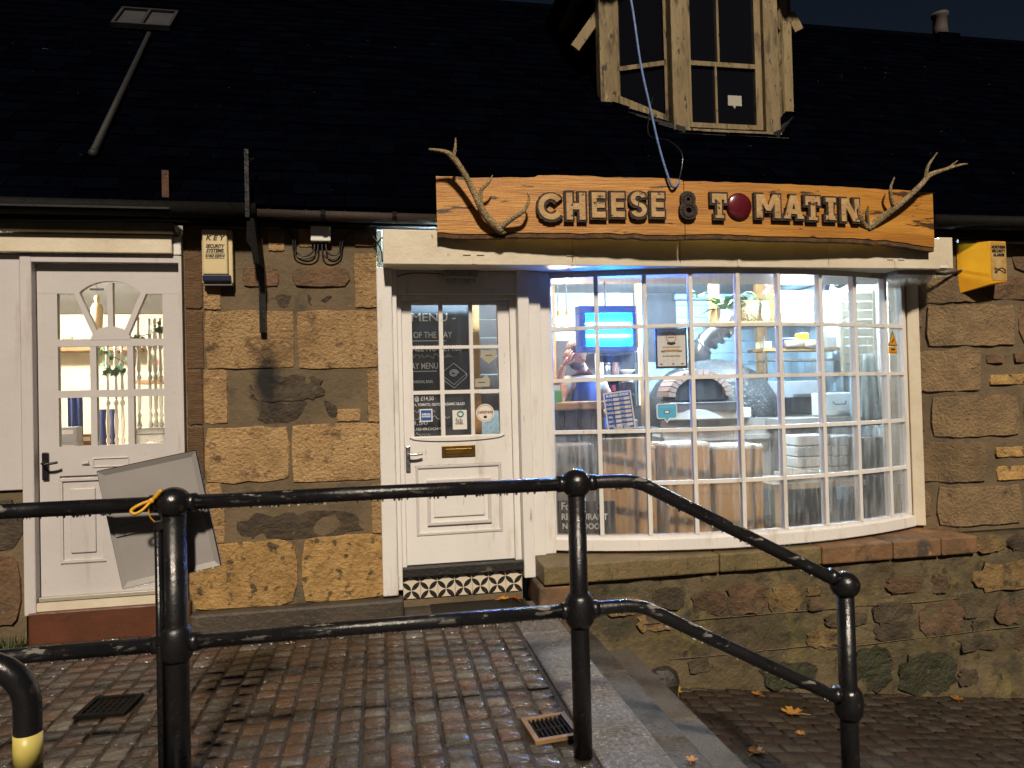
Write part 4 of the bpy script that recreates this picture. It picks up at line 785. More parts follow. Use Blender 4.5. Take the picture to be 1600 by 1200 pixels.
# the back of a notice panel tied to the first post
pn = thing('notice_panel', 'tilted grey metal notice panel tied behind the first railing post', 'panel', (-.815, -1.955, .78))
RP = RY(-radians(10.6)); c = Vector((-.815, -1.955, 1.004))
def pl_(w, h, y, k=0): return [c + RP @ Vector((sx * w / 2, y, sz * h / 2)) for sx, sz in ((-1, -1), (1, -1), (1, 1), (-1, 1))]
m = MB(); vs = pl_(.345, .44, -.012) + pl_(.345, .44, .012) + pl_(.305, .40, -.003)
m.add(vs, [(4, 5, 6, 7), (0, 1, 9, 8), (1, 2, 10, 9), (2, 3, 11, 10), (3, 0, 8, 11), (0, 4, 7, 3), (1, 2, 6, 5), (0, 1, 5, 4), (3, 7, 6, 2), (8, 9, 10, 11)]); m.build('sheet', m_greyal, pn)
MB().obox(c + RP @ Vector((-.01, -.006, -.012)), (.30, .008, .035), RP).build('rear_channel', m_greyal, pn)
m = MB()
for i, (a, b) in enumerate(((0, 1), (1, 2), (2, 3), (3, 0))): m.tube([vs[a] + Vector((0, .004, 0)), vs[b] + Vector((0, .004, 0))], .0025, 6)
m.build('edge_trim', m_iron, pn)
m = MB(); r = random.Random(4)
for i in range(16): p = vs[0].lerp(vs[1], r.random()); m.ball(p + Vector((0, 0, -.004)), .003, 6, 5)
m.build('water_drops', bpy.data.materials['water_drop'], pn, kind='stuff', smooth=True)
rb = thing('ribbon_tie', 'yellow ribbon tie knotted round the first railing post', 'ribbon', (-.80, YR - .03, 1.07))
m = MB(); Pq = curve([(-.80, YR - .04, 1.092), (-.835, YR - .055, 1.08), (-.862, YR - .06, 1.062), (-.85, YR - .062, 1.05), (-.825, YR - .06, 1.062), (-.80, YR - .045, 1.09)], 5); m.tube(Pq, .006, 6); m.build('loop', m_tie, rb, smooth=True)
MB().tube(curve([(-.80, YR - .042, 1.09), (-.785, YR - .046, 1.105), (-.765, YR - .05, 1.128)], 4), [.006, .006, .007, .007, .008, .008, .008, .008, .007], 6).build('tail', m_tie, rb, smooth=True)
MB().ball((-.80, YR - .044, 1.09), .011, 8, 6).build('knot', m_tie, rb, smooth=True)
MB().tube(curve([(-.80, YR - .044, 1.09), (-.81, YR - .045, 1.06), (-.805, YR - .04, 1.03), (-.79, YR - .03, 1.01)]), .0025, 6).build('string', m_tie, rb)
# hoop barrier at the near left
hb = thing('hoop_barrier', 'black hoop barrier with yellow band at the bottom left corner', 'barrier', (-1.2, -2.9, 0))
P = curve([(-.848, -2.9, -.02), (-.848, -2.9, .4), (-.848, -2.9, .70)], 3)[:-1] + [(-.848 - .11 * (1 - cos(a)), -2.9, .715 + .11 * sin(a)) for a in [pi / 2 * i / 8 for i in range(9)]] + [(-1.3, -2.9, .825), (-1.6, -2.9, .825)] + [(-1.6 - .11 * sin(a), -2.9, .715 + .11 * cos(a)) for a in [pi / 2 * i / 6 for i in range(1, 7)]] + [(-1.71, -2.9, -.02)]
MB().tube(P, .030, 16).build('hoop', m_blackpost, hb, smooth=True)
MB().lathe([(.0312, .578), (.0312, .652)], (-.848, -2.9, 0), 20).build('reflective_band', m_bandy, hb, smooth=True)

# ================================================================== small things on the ground
m_leafy = M('yellow_leaf', (.45, .33, .05), .5, (.3, .2, .03), 14)
def leaf_at(x, y, z, s, rz, label, mat=m_leafor, tiltx=0):
    pts = []
    for i in range(20):
        a = 2 * pi * i / 20; r = s * (.55 + .45 * abs(cos(2.5 * a)) ** .7) * (1 if i % 2 else .8); pts.append((r * cos(a), r * sin(a)))
    m = MB(); R = RZ(rz); R2 = RX(tiltx)
    vs = [Vector((x, y, z + .006)) + R @ R2 @ Vector((px, py, .25 * (px * px + py * py) / s)) for px, py in pts] + [Vector((x, y, z + .003))]
    m.add(vs, [(i, (i + 1) % 20, 20) for i in range(20)]); t = m.build('fallen_leaf', mat, None, label, 'leaf', 'fallen autumn leaves')
    MB().tube([(x, y, z + .006), Vector((x, y, z + .008)) + R @ Vector((-s * 1.5, 0, 0))], .002, 5).build('stalk', mat, t)
leaf_at(.80, .03, .03, .045, .3, 'orange leaf on the mat at right end of the tiled step', M('orange_leaf', (.55, .22, .02), .5))
leaf_at(.88, .01, .03, .06, 1.8, 'rust red leaf against the end block beside the tiled step', M('rust_leaf', (.30, .07, .015), .5), .3)
LP = [(2.54, -.62, .075, 2.6, 'large tan leaf on the lower setts near the rubble wall'), (1.97, -1.2, .05, .5, 'tan leaf on the lower setts close to the bottom step'), (2.39, -.95, .035, 4, 'small brown leaf on the lower setts left of the end post'), (4.07, -.27, .05, 1, 'pale leaf at the foot of the rubble wall at right'), (2.48, -.29, .04, 2, 'small leaf lying close to the rubble wall below its dark stone')]
for x, y, s, a, lb in LP: leaf_at(x, y, lower_z(x, y) + .006, s, a, lb)
leaf_at(1.27, -1.93, -.148, .03, 1, 'pale leaf on the upper granite tread')
leaf_at(1.92, -.27, lower_z(1.92, -.27) + .01, .07, 1.2, 'yellow leaf propped against the dark rock', m_leafy, .9)
m = MB(); m.ball((1.78, -.33, lower_z(1.78, -.33) + .08), (.12, .08, .12), 8, 6)
m.v = [v + Vector((0, 0, 0)) + (v - Vector((1.78, -.33, -.5))).normalized() * .05 * noise.noise(v * 7) for v in m.v]
m.build('rock', M('wet_black_rock', (.02, .017, .015), .35, (.035, .03, .026), 9, bump=.8, bsc=20), None, 'dark wet rock leaning on the wall beside the steps', 'rock', smooth=False)
m = MB(); r = random.Random(9)
for i in range(260):
    x, y = r.uniform(-2.6, -2.12), r.uniform(-.16, 0); a = r.uniform(0, 6.28); s = r.uniform(.03, .1); w = Vector((cos(a), sin(a), 0)) * .004; tip = Vector((x + r.gauss(0, .02), y + r.gauss(0, .02), s))
    m.add([Vector((x, y, 0)) - w, Vector((x, y, 0)) + w, tip], [(0, 1, 2)])
m.build('grass', M('grass', (.04, .06, .015), .6, rnd=.3), None, 'green weeds growing at the wall foot by the left door', 'grass', kind='stuff')
# ================================================================== shop interior
m_blueboard = M('pale_blue_boarding', (.36, .50, .60), .6, (.30, .43, .54), 3, bump=.1)
m_whitein = M('interior_white', (.66, .66, .64), .6, (.58, .58, .57), 3)
m_plas = M('grey_plaster', (.44, .43, .39), .7, (.33, .32, .29), 4, bump=.3)
m_floor = M('shop_floor', (.12, .10, .085), .4, (.08, .07, .06), 5)
m_card = M('cardboard', (.42, .245, .095), .75, (.35, .2, .075), 4, layers=[((.22, .11, .035), 6, .6, .75)], st=(3, 3, .5))
m_wrap = glass('cling_film', .25, .5)
m_mosaic = M('dark_mosaic', (.022, .022, .026), .3, (.006, .006, .008), 70, layers=[((.40, .39, .38), 75, .60, .63), ((.30, .16, .04), 38, .66, .69)], bump=.8, bsc=70)
m_soot = M('soot', (.006, .006, .006), .9)
m_firebrick = M('firebrick', (.30, .19, .15), .8, (.24, .15, .12), 12, bump=.4, rnd=.12)
m_marble = M('white_worktop', (.66, .64, .60), .35, (.58, .56, .52), 4)
m_panelg = M('taupe_panel', (.30, .27, .24), .6, (.24, .215, .19), 5)
m_green = M('green_foliage', (.07, .18, .03), .5, (.04, .11, .02), 9, rnd=.3)
m_basket = M('woven_basket', (.42, .29, .11), .7, (.10, .06, .03), 60, (.48, .52), bump=.6, bsc=60)
m_plastic = M('white_plastic', (.68, .68, .66), .35)
m_blackpl = M('black_plastic', (.014, .014, .016), .35)
m_slat = M('beige_slat', (.42, .34, .24), .6, (.36, .28, .19), 6)
m_cloth = M('grey_patterned_cloth', (.36, .35, .31), .8, (.24, .23, .20), 14, layers=[((.08, .075, .07), 26, .64, .68)])
m_dkwall = M('dark_boarded_wall', (.05, .045, .045), .6, (.03, .028, .03), 5, layers=[((.12, .09, .07), 14, .66, .74)])
room = thing('shop_room', None, None, (2.4, 1.8, .27), kind='structure')
B(.0, 4.7, .345, 3.4, .15, .275).build('floor', m_floor, room)
B(.0, 4.7, .25, 3.4, 2.62, 2.7).build('ceiling', m_whitein, room)
B(1.19, 4.3, .345, .42, .276, .30).build('threshold_board', m_whitein, room)
for i in range(16): B(3.55, 4.65, 3.3, 3.34, .28 + .146 * i, .28 + .146 * i + .141).build('wall_board', m_blueboard, room)
B(.0, 3.0, 3.3, 3.36, .276, 2.62).build('back_wall', m_plas, room)
B(3.0, 3.55, 3.302, 3.36, .276, 2.62).build('back_wall', m_dkwall, room)
B(3.0, 3.7, 3.2, 3.298, .276, 1.78).build('dado', m_blueboard, room)
for i in range(22): B(4.65, 4.69, .42 + .131 * i, .42 + .131 * i + .127, .276, 2.62).build('wall_board', m_blueboard if i > 6 else m_whitein, room)
B(-.02, .03, .31, 3.4, .276, 2.62).build('side_wall', m_plas, room)
MB().tube([(3.5, 3.22, 2.56), (4.58, 3.22, 2.56), (4.58, .5, 2.56)], .035, 8).build('cornice', m_blueboard, room)
# lit lamps
lb = thing('light_box', 'glaring white fluorescent light fitting on the shop wall', 'light fitting', (4.33, 2.0, 2.13))
B(4.10, 4.54, 2.02, 2.10, 2.11, 2.46).build('case', m_plastic, lb)
B(4.12, 4.52, 2.005, 2.019, 2.13, 2.44).build('diffuser', M('lit_diffuser', (.9, .9, .9), .5, emit=(.80, .92, 1, 320)), lb)
m_tube = M('added_ceiling_tube', (.9, .9, .9), .5, emit=(.56, .82, 1, 1150))  # tubes of unseen battens added to brighten the shop and menu board
for x0, x1, y, lb_ in ((2.6, 4.1, .6, 'added unseen fluorescent batten on the shop ceiling above the boxes'), (2.3, 3.5, 1.75, 'added unseen fluorescent batten on the shop ceiling above the oven'), (.2, 1.0, .42, 'short added unseen fluorescent batten on the ceiling inside the shop door')):
    t = thing('added_batten', lb_, 'light fitting', (x0, y, 2.6), 'added ceiling battens in the shop')
    B(x0, x1, y - .03, y + .03, 2.585, 2.619).build('tray', m_plastic, t); MB().tube([(x0 + .03, y, 2.56), (x1 - .03, y, 2.56)], .014, 10).build('tube', m_tube, t)
uv = thing('fly_killer', 'blue glowing electric fly killer hung inside the window', 'fly killer', (1.74, .48, 1.75))
m_uvcase = M('blue_lit_case', (.22, .34, .75), .4)  # blue glow of the tubes put into the case colour
B(1.50, 1.96, .50, .53, 1.745, 2.10).build('back_plate', m_uvcase, uv)
B(1.50, 1.96, .42, .50, 2.04, 2.10).box(1.50, 1.96, .42, .50, 1.745, 1.79).box(1.50, 1.555, .42, .50, 1.79, 2.04).box(1.925, 1.96, .42, .50, 1.79, 2.04).build('housing', m_uvcase, uv, bevel=.01)
m_uv = M('uv_tube', (.1, .3, .9), .3, emit=(.008, .20, 1, 520))
for z in (1.87, 1.965): MB().tube([(1.56, .46, z), (1.92, .46, z)], .011, 10).build('uv_tube', m_uv, uv)
MB().tube([(1.74, .51, 2.10), (1.74, .51, 2.62)], .006, 6).build('hanger', m_steel, uv)
for q in range(9): MB().tube([(1.555, .425, 1.805 + .028 * q), (1.925, .425, 1.805 + .028 * q)], .0016, 4).build('guard_wire', m_steel, uv)
m_bulb = M('lit_bulb', (1, .9, .7), .4, emit=(1, .72, .42, 700))
for x, y, lbz in ((1.51, 1.1, 'left'), (1.585, 1.1, 'right')):
    t = thing('wall_bulb', '%s of two glowing warm bulbs behind the top left pane' % lbz, 'bulb', (x, y, 2.0), 'warm bulbs')
    MB().ball((x, y, 2.05), (.026, .026, .042), 12, 8).build('bulb', m_bulb, t, smooth=True)
    MB().tube([(x, y, 2.09), (x, y, 2.14)], .013, 8).build('socket', m_brass, t); MB().tube([(x, y, 2.14), (x, y, 2.62)], .004, 6).build('cord', m_cable, t)
# timber posts and dark partition at the left
pt = thing('timber_partition', 'rough timber posts and dark wall behind the cook', 'partition', (1.6, 1.9, .28))
B(1.35, 2.5, 1.95, 1.99, .28, 1.95).build('panel', m_dkwall, pt)
for x in (1.42, 1.62, 2.52): B(x, x + .06, 1.88, 1.95, .28, 2.62).build('post', m_pine, pt)
# counter with live-edge slab
ct = thing('counter', 'timber bar counter with thick live-edge slab behind left panes', 'counter', (1.4, .8, .28))
B(.95, 1.82, .62, .95, 1.30, 1.365).build('slab', m_pine, ct, bevel=.015)
for i in range(7): B(1.0 + i * .11, 1.0 + i * .11 + .105, .70, .76, .28, 1.30).build('plank', m_dkwall, ct)
gb = B(1.30, 1.41, .66, .78, 1.366, 1.46).build('green_carton', M('green_card', (.12, .36, .04), .5), None, 'bright green carton on the timber bar counter', 'carton', bevel=.004)
B(1.31, 1.40, .67, .77, 1.461, 1.50).build('lid', m_plastic, gb)
# the cook
pe = thing('person', 'bearded person in white T-shirt and blue apron holding a hand to forehead', 'person', (1.78, 1.2, .28))
m_skin = M('skin', (.52, .27, .17), .5, (.46, .22, .14), 9); m_hair = M('dark_hair', (.03, .02, .015), .7, (.06, .04, .03), 40, bump=.5, bsc=80)
m_tee = M('white_cotton', (.66, .62, .64), .8, (.58, .55, .57), 8, bump=.2, bsc=20); m_apron = M('blue_apron_cloth', (.05, .11, .45), .8, (.04, .085, .36), 6, bump=.3, bsc=14)
def skin(name, V, Ed, mat, parent, sub=2, root=0):
    me = bpy.data.meshes.new(name); o0 = Vector(V[root][0]); me.from_pydata([Vector(v[0]) - o0 for v in V], Ed, []); ob = bpy.data.objects.new(name, me); link(ob, o0, parent)
    sk = ob.modifiers.new('skin', 'SKIN'); sk.use_smooth_shade = True
    for i, v in enumerate(V): r = v[1] if isinstance(v[1], tuple) else (v[1], v[1]); me.skin_vertices[0].data[i].radius = r; me.skin_vertices[0].data[i].use_root = i == root
    s = ob.modifiers.new('sub', 'SUBSURF'); s.levels = s.render_levels = sub; me.materials.append(mat); return ob
V = [((1.80, 1.22, 1.08), (.15, .11)), ((1.79, 1.21, 1.26), (.14, .10)), ((1.79, 1.18, 1.42), (.16, .11)), ((1.775, 1.15, 1.55), (.08, .075)), ((1.76, 1.12, 1.62), (.052, .055)), ((1.745, 1.09, 1.68), (.05, .06)),
     ((1.63, 1.14, 1.50), .062), ((1.535, 1.06, 1.33), .048), ((1.515, 1.0, 1.46), .040), ((1.555, .985, 1.62), .028), ((1.57, .985, 1.65), (.03, .02)),
     ((1.95, 1.18, 1.50), .065), ((2.02, 1.14, 1.32), .05), ((1.95, 1.0, 1.24), .04), ((1.86, .92, 1.26), .028), ((1.83, .90, 1.265), (.03, .02)),
     ((1.72, 1.24, .95), .1), ((1.70, 1.2, .66), .075), ((1.70, 1.24, .36), .05), ((1.70, 1.14, .31), .042), ((1.89, 1.24, .95), .1), ((1.91, 1.2, .66), .075), ((1.91, 1.24, .36), .05), ((1.91, 1.14, .31), .042)]
body = skin('body', V, [(0, 1), (1, 2), (2, 3), (3, 4), (4, 5), (2, 6), (6, 7), (7, 8), (8, 9), (9, 10), (2, 11), (11, 12), (12, 13), (13, 14), (14, 15), (0, 16), (16, 17), (17, 18), (18, 19), (0, 20), (20, 21), (21, 22), (22, 23)], m_skin, pe)
HM = RZ(.5) @ RX(.35)
hc = Vector((1.70, 1.06, 1.735))
hd = MB().ball(hc, (.076, .095, .112), 20, 14, HM)
hd.add([hc + HM @ Vector(p) for p in ((-.012, -.09, .01), (.012, -.09, .01), (0, -.118, -.018), (0, -.09, -.028))], [(0, 1, 2), (0, 2, 3), (1, 3, 2)])
hd.build('head', m_skin, body, smooth=True)
for s in (-1, 1):
    MB().ball(hc + HM @ Vector((s * .076, .005, -.01)), (.012, .02, .032), 8, 6, HM).build('ear', m_skin, body, smooth=True)
    MB().ball(hc + HM @ Vector((s * .03, -.083, .012)), (.012, .008, .007), 8, 6, HM).build('eye', m_ink, body, smooth=True)
MB().ball(hc + HM @ Vector((0, -.085, -.055)), (.024, .01, .007), 8, 6, HM).build('mouth', M('lips', (.3, .1, .08), .5), body, smooth=True)
MB().ball(hc + HM @ Vector((0, .02, .05)), (.085, .096, .082), 18, 12, HM).build('hair', m_hair, pe, smooth=True)
MB().ball(hc + HM @ Vector((0, -.03, -.07)), (.066, .068, .05), 16, 10, HM).build('beard', m_hair, pe, smooth=True)
def hand(wrist, d, up_, side, sc=1):
    d = d.normalized(); up_ = (up_ - d * up_.dot(d)).normalized(); s = d.cross(up_)
    V = [(wrist, (.024 * sc, .016)), (wrist + d * .045, (.036, .014)), (wrist + d * .085, (.038, .013))]; E_ = [(0, 1), (1, 2)]
    skin('palm', V, E_, m_skin, body, 2)
    for i, (o, l) in enumerate(((-.03, .066), (-.01, .078), (.01, .073), (.03, .058))):
        a = wrist + d * .082 + s * o
        MB().tube(curve([a - d * .02, a + d * l * .4 - up_ * .002, a + d * l * .75 - up_ * .012, a + d * l - up_ * .026], 3), taper(10, .0095, .009, .008, .006), 8).build('finger', m_skin, body, smooth=True)
    a = wrist + d * .03 + s * (.034 * side)
    MB().tube(curve([a - s * .012 * side, a + d * .03 + s * .022 * side, a + d * .062 + s * .03 * side], 3), taper(7, .0115, .010, .007), 8).build('thumb', m_skin, body, smooth=True)
hand(Vector((1.562, .975, 1.64)), Vector((.42, -.02, .9)), Vector((-.5, -.8, .2)), 1)
hand(Vector((1.85, .905, 1.265)), Vector((-.9, -.4, -.05)), Vector((0, -.2, 1)), -1)
T = [((1.80, 1.22, 1.04), (.17, .125)), ((1.79, 1.21, 1.26), (.155, .115)), ((1.79, 1.18, 1.42), (.175, .125)), ((1.775, 1.155, 1.535), (.085, .08)), ((1.64, 1.14, 1.50), .078), ((1.585, 1.10, 1.42), .07), ((1.94, 1.18, 1.50), .082), ((1.99, 1.16, 1.40), .074)]
tee = skin('t_shirt', T, [(0, 1), (1, 2), (2, 3), (2, 4), (4, 5), (2, 6), (6, 7)], m_tee, pe)
MB().obox((2.03, 1.075, 1.45), (.035, .01, .045), RZ(.3)).build('sleeve_badge', M('red_badge', (.45, .03, .05), .5), pe)
ap = MB(); n = 10
for j in range(7):
    z = .62 + .92 * j / 6; w = .19 if j < 4 else .19 - .03 * (j - 3)
    for i in range(n + 1):
        u = -1 + 2 * i / n; ap.v.append(Vector((1.79 + u * w, 1.0 + .09 * u * u + .01 * sin(u * 9 + j), z)))
ap.f = [(j * (n + 1) + i, j * (n + 1) + i + 1, (j + 1) * (n + 1) + i + 1, (j + 1) * (n + 1) + i) for j in range(6) for i in range(n)]
apo = ap.build('apron', m_apron, pe, smooth=True); so_ = apo.modifiers.new('thick', 'SOLIDIFY'); so_.thickness = .006
for x in (1.70, 1.91): pass
tr_ = [((1.80, 1.22, 1.02), (.16, .12)), ((1.72, 1.24, .92), .115), ((1.70, 1.2, .66), .09), ((1.70, 1.24, .38), .075), ((1.89, 1.24, .92), .115), ((1.91, 1.2, .66), .09), ((1.91, 1.24, .38), .075)]
skin('trousers', tr_, [(0, 1), (1, 2), (2, 3), (0, 4), (4, 5), (5, 6)], M('dark_trousers', (.02, .02, .025), .8), pe)
# back-bar shelf with jars and glasses
bs = thing('glass_shelf', 'glass shelf of pale crockery and jars behind the cook', 'shelf', (2.25, 1.85, 1.6))
B(2.02, 2.48, 1.72, 1.94, 1.58, 1.60).box(2.02, 2.48, 1.72, 1.94, 1.82, 1.835).build('shelf_board', m_plastic, bs)
for x in (2.03, 2.46): MB().tube([(x, 1.73, 1.3), (x, 1.73, 1.86)], .008, 8).build('upright', m_plastic, bs)
B(2.02, 2.48, 1.75, 1.95, .28, 1.3).build('cupboard', m_dkwall, bs)
def vessel(name, label, cat, x, y, z, prof, mat, group): return MB().lathe(prof, (x, y, z), 14).build(name, mat, None, label, cat, group, smooth=True)
JA = [(.03, 0), (.034, .03), (.034, .08), (.026, .1), (.03, .105), (.03, .12), (.02, .122)]
BO = [(.02, 0), (.06, .03), (.075, .05), (.07, .05), (.02, .01)]
for i, (x, nm) in enumerate(((2.10, 'left'), (2.17, 'second from left'), (2.25, 'third from left'))): vessel('jar', '%s pale jar on the glass shelf behind the cook' % nm, 'jar', x, 1.8, 1.60, JA, (m_plastic, m_steel, m_firebrick)[i], 'jars on the glass shelf')
vessel('bowl', 'stacked pale bowl at right of the glass shelf', 'bowl', 2.37, 1.8, 1.60, BO, m_plastic, 'bowls on the glass shelf')
vessel('cup', 'white cup on top of the glass shelf', 'cup', 2.28, 1.8, 1.835, [(.03, 0), (.04, .07), (.036, .07), (.026, .01)], m_plastic, 'cups')
# blender-like coffee grinder
cg = thing('coffee_grinder', 'black coffee grinder with tapered hopper beside the opening-hours card', 'coffee grinder', (2.06, .95, 1.1))
MB().lathe([(.05, 1.42), (.07, 1.50), (.072, 1.52), (.0, 1.53)], (2.06, .95, 0), 14).build('hopper', M('smoked_plastic', (.08, .06, .05), .2), cg, smooth=True)
B(2.01, 2.11, .90, 1.0, 1.2, 1.42).build('body', m_blackpl, cg, bevel=.015); B(2.0, 2.12, .88, 1.03, 1.13, 1.2).build('base', m_steel, cg, bevel=.01)
MB().lathe([(.02, 0), (.02, .008)], (2.06, .897, 1.33), 12, RX(pi / 2)).build('dial', m_chalk, cg)
B(1.84, 2.3, .85, 1.08, 1.08, 1.129).box(1.9, 2.25, .9, 1.05, .28, 1.08).build('side_bench', m_dkwall, None, 'dark bench carrying the coffee grinder behind the hours card', 'bench')
# pizza oven on its stand
ov = thing('pizza_oven', 'domed pizza oven clad in dark mosaic with brick arch mouth', 'oven', (3.28, 1.9, 1.0))
prof = [(.60, 1.02), (.655, 1.12), (.66, 1.22), (.63, 1.36), (.55, 1.50), (.42, 1.62), (.26, 1.70), (.12, 1.735), (0, 1.74)]
MB().lathe(prof, (3.28, 1.9, 0), 40).build('dome', m_mosaic, ov, smooth=True)
mo = Vector((2.86, 1.27, 1.345)); a0 = RZ(-.12)
m = MB(); ar = [(-.225, 0)] + [(.225 * cos(t), .03 + .17 * sin(t)) for t in [pi - pi * i / 16 for i in range(17)]] + [(.225, 0)]
m.prism(ar, -.01, .5); m.v = [mo + a0 @ v for v in m.v]; m.build('mouth_cavity', m_soot, ov)
for i in range(15):
    t0, t1 = pi - pi * i / 15 - .015, pi - pi * (i + 1) / 15 + .015
    m = MB(); m.prism([(.235 * cos(t0), .03 + .18 * sin(t0)), (.30 * cos(t0), .03 + .245 * sin(t0)), (.30 * cos(t1), .03 + .245 * sin(t1)), (.235 * cos(t1), .03 + .18 * sin(t1))], -.05, .35); m.v = [mo + a0 @ v for v in m.v]; m.build('arch_brick', m_firebrick, ov)
MB().obox(mo + a0 @ Vector((0, -.09, -.035)), (.64, .24, .03), a0).build('steel_landing', m_steel, ov, bevel=.006)
MB().obox(mo + a0 @ Vector((0, -.2, -.06)), (.64, .02, .07), a0).build('steel_apron', m_steel, ov)
FL = [(3.2, 1.9, 1.70), (3.2, 1.9, 1.86), (3.24, 1.88, 1.93), (3.36, 1.84, 2.03), (3.46, 1.84, 2.10), (3.60, 1.9, 2.15), (3.9, 2.2, 2.3), (4.2, 3.2, 2.45)]
fl = MB().tube(FL, [.085, .085, .1, .1, .12, .12, .12, .12], 18).build('flue', m_steel, ov, smooth=True)
for i in range(5):
    p = Vector((3.20 + .0, 1.9, 1.86)).lerp(Vector((3.46, 1.84, 2.10)), i / 4); MB().tube([p, p + Vector((.02, -.004, .018))], .122 if i > 1 else .108, 18).build('flue_ring', m_steel, fl, smooth=True)
sn = thing('oven_counter', 'pale worktop and taupe panelled counter in front of the oven', 'counter', (3.3, 1.4, .28))
B(2.45, 4.1, 1.12, 2.5, .98, 1.02).build('under_top', m_panelg, sn)
MB().strip([(2.48 + .09 * i, 1.12 - .06 * sin(pi * i / 9)) for i in range(10)], -.12, 0, 1.17, 1.265).build('worktop_rim', m_marble, sn, bevel=.01)
for i in range(5): B(2.45 + i * .34, 2.45 + i * .34 + .335, 1.16, 1.2, .28, 1.168).build('front_panel', m_panelg, sn)
# shelf with planters
ps = B(3.12, 3.92, 1.42, 1.72, 2.045, 2.075).build('high_shelf', m_pine, None, 'timber shelf carrying the plants behind the upper panes', 'shelf')
for x in (3.2, 3.82): B(x, x + .03, 1.55, 1.72, 2.076, 2.62).build('hanger', m_pine, ps)
def fronds(t, c, n, L0, L1, seed, spread=1):
    r = random.Random(seed)
    for i in range(n):
        a = r.uniform(0, 2 * pi); e = r.uniform(.1, 1.0); L = r.uniform(L0, L1); d = Vector((cos(a) * spread, sin(a) * .6, e)).normalized(); s = d.cross(Vector((0, 0, 1))).normalized() * L * .1
        p0 = Vector(c); p1 = p0 + d * L * .5; p2 = p0 + d * L + Vector((0, 0, -L * .25))
        MB().add([p0, p1 - s, p2, p1 + s, p1 + Vector((0, 0, .004))], [(0, 1, 4), (1, 2, 4), (2, 3, 4), (3, 0, 4)]).build('leaf', m_green, t)
p1 = thing('leafy_plant', 'green leafy plant trailing left on the high shelf', 'plant', (3.26, 1.5, 2.076))
MB().lathe([(.03, 0), (.045, .06), (.04, .12), (.02, .12)], (3.26, 1.5, 2.076), 12).build('vase', m_plastic, p1, smooth=True)
fronds(p1, (3.26, 1.5, 2.19), 34, .13, .34, 3)
MB().tube(curve([(3.26, 1.5, 2.19), (3.12, 1.48, 2.29), (2.98, 1.48, 2.31), (2.87, 1.48, 2.35)]), .006, 6).build('stem', m_green, p1)
fronds(p1, (2.98, 1.48, 2.31), 9, .08, .15, 5)
bk = thing('wicker_basket', 'woven basket planter on the high shelf behind upper panes', 'basket', (3.51, 1.5, 2.076))
MB().lathe([(.075, 0), (.09, .1), (.095, .2), (.085, .2), (.07, .02)], (3.51, 1.5, 2.076), 18).build('weave', m_basket, bk, smooth=True)
MB().tube([(3.51 + .09 * cos(t), 1.5, 2.27 + .1 * sin(t)) for t in [pi * i / 12 for i in range(13)]], .006, 6).build('handle', m_basket, bk)
fronds(bk, (3.5, 1.5, 2.27), 22, .08, .2, 8)
fv_ = thing('flower_vase', 'cream vase of pink and orange flowers on the high shelf', 'vase', (3.68, 1.5, 2.076))
MB().lathe([(.035, 0), (.045, .08), (.03, .17), (.04, .2), (.02, .2)], (3.68, 1.5, 2.076), 14).build('vase', m_ivory, fv_, smooth=True)
fronds(fv_, (3.7, 1.5, 2.26), 9, .08, .18, 11)
r = random.Random(3)
for i in range(7): MB().ball((3.73 + r.uniform(-.04, .08), 1.5 + r.uniform(-.03, .03), 2.33 + r.uniform(0, .12)), .02, 8, 6).build('bloom', M('bloom%d' % i, ((.6, .15, .12), (.6, .3, .1), (.55, .2, .3))[i % 3], .6), fv_, smooth=True)
wp = B(4.08, 4.19, 2.36, 2.42, .28, 2.58).build('timber_post', m_pine, None, 'brown timber post standing behind the plants', 'post')
# kitchen on the right: bench, shelf, range, drawers
bn = thing('steel_bench', 'steel kitchen bench with boxy range at right of the oven', 'bench', (3.9, 1.65, .28))
B(3.55, 4.6, 1.5, 2.0, 1.13, 1.17).build('top', m_steel, bn); B(3.62, 4.3, 1.55, 1.95, 1.171, 1.5).build('range', m_greypl, bn, bevel=.01)
B(3.66, 4.26, 1.535, 1.552, 1.2, 1.34).build('range_window', m_blackpl, bn); B(3.98, 4.24, 1.49, 1.548, 1.345, 1.37).build('range_handle', m_steel, bn)
for x in (3.6, 4.55): B(x - .02, x + .02, 1.52, 1.56, .28, 1.13).build('leg', m_steel, bn)
sh = thing('steel_shelf', 'wall shelf stacked with rolled bundles and cartons over the range', 'shelf', (4.2, 1.75, 1.7))
B(3.7, 4.62, 1.6, 1.9, 1.80, 1.83).build('board', m_pine, sh); B(3.7, 4.62, 1.6, 1.9, 1.70, 1.715).build('lower_board', m_steel, sh)
for x in (3.72, 4.6): MB().tube([(x, 1.62, 1.172), (x, 1.62, 1.95)], .012, 8).build('upright', m_steel, sh)
for x0, x1, z1, mt, nm, lb_ in ((3.72, 3.83, 1.90, m_ivory, 'carton', 'small ivory carton on the steel wall shelf'), (3.95, 4.12, 1.93, m_blueprint, 'carton', 'blue carton on the steel wall shelf'), (4.16, 4.24, 1.98, m_yellow, 'carton', 'yellow carton on the steel wall shelf'), (4.4, 4.55, 1.94, m_marble, 'carton', 'white carton at right end of the steel wall shelf')):
    B(x0, x1, 1.66, 1.78, 1.831, z1).build(nm, mt, None, lb_, 'carton', 'cartons on the steel shelf', bevel=.004)
for i, (x, nm) in enumerate(((4.02, 'left'), (4.22, 'right'))):
    MB().tube([(x - .09, 1.58, 1.868), (x + .09, 1.58, 1.868)], .035, 12).build('rolled_bundle', m_slat, None, '%s rolled beige bundle on front of the steel shelf' % nm, 'bundle', 'rolled bundles', smooth=True)
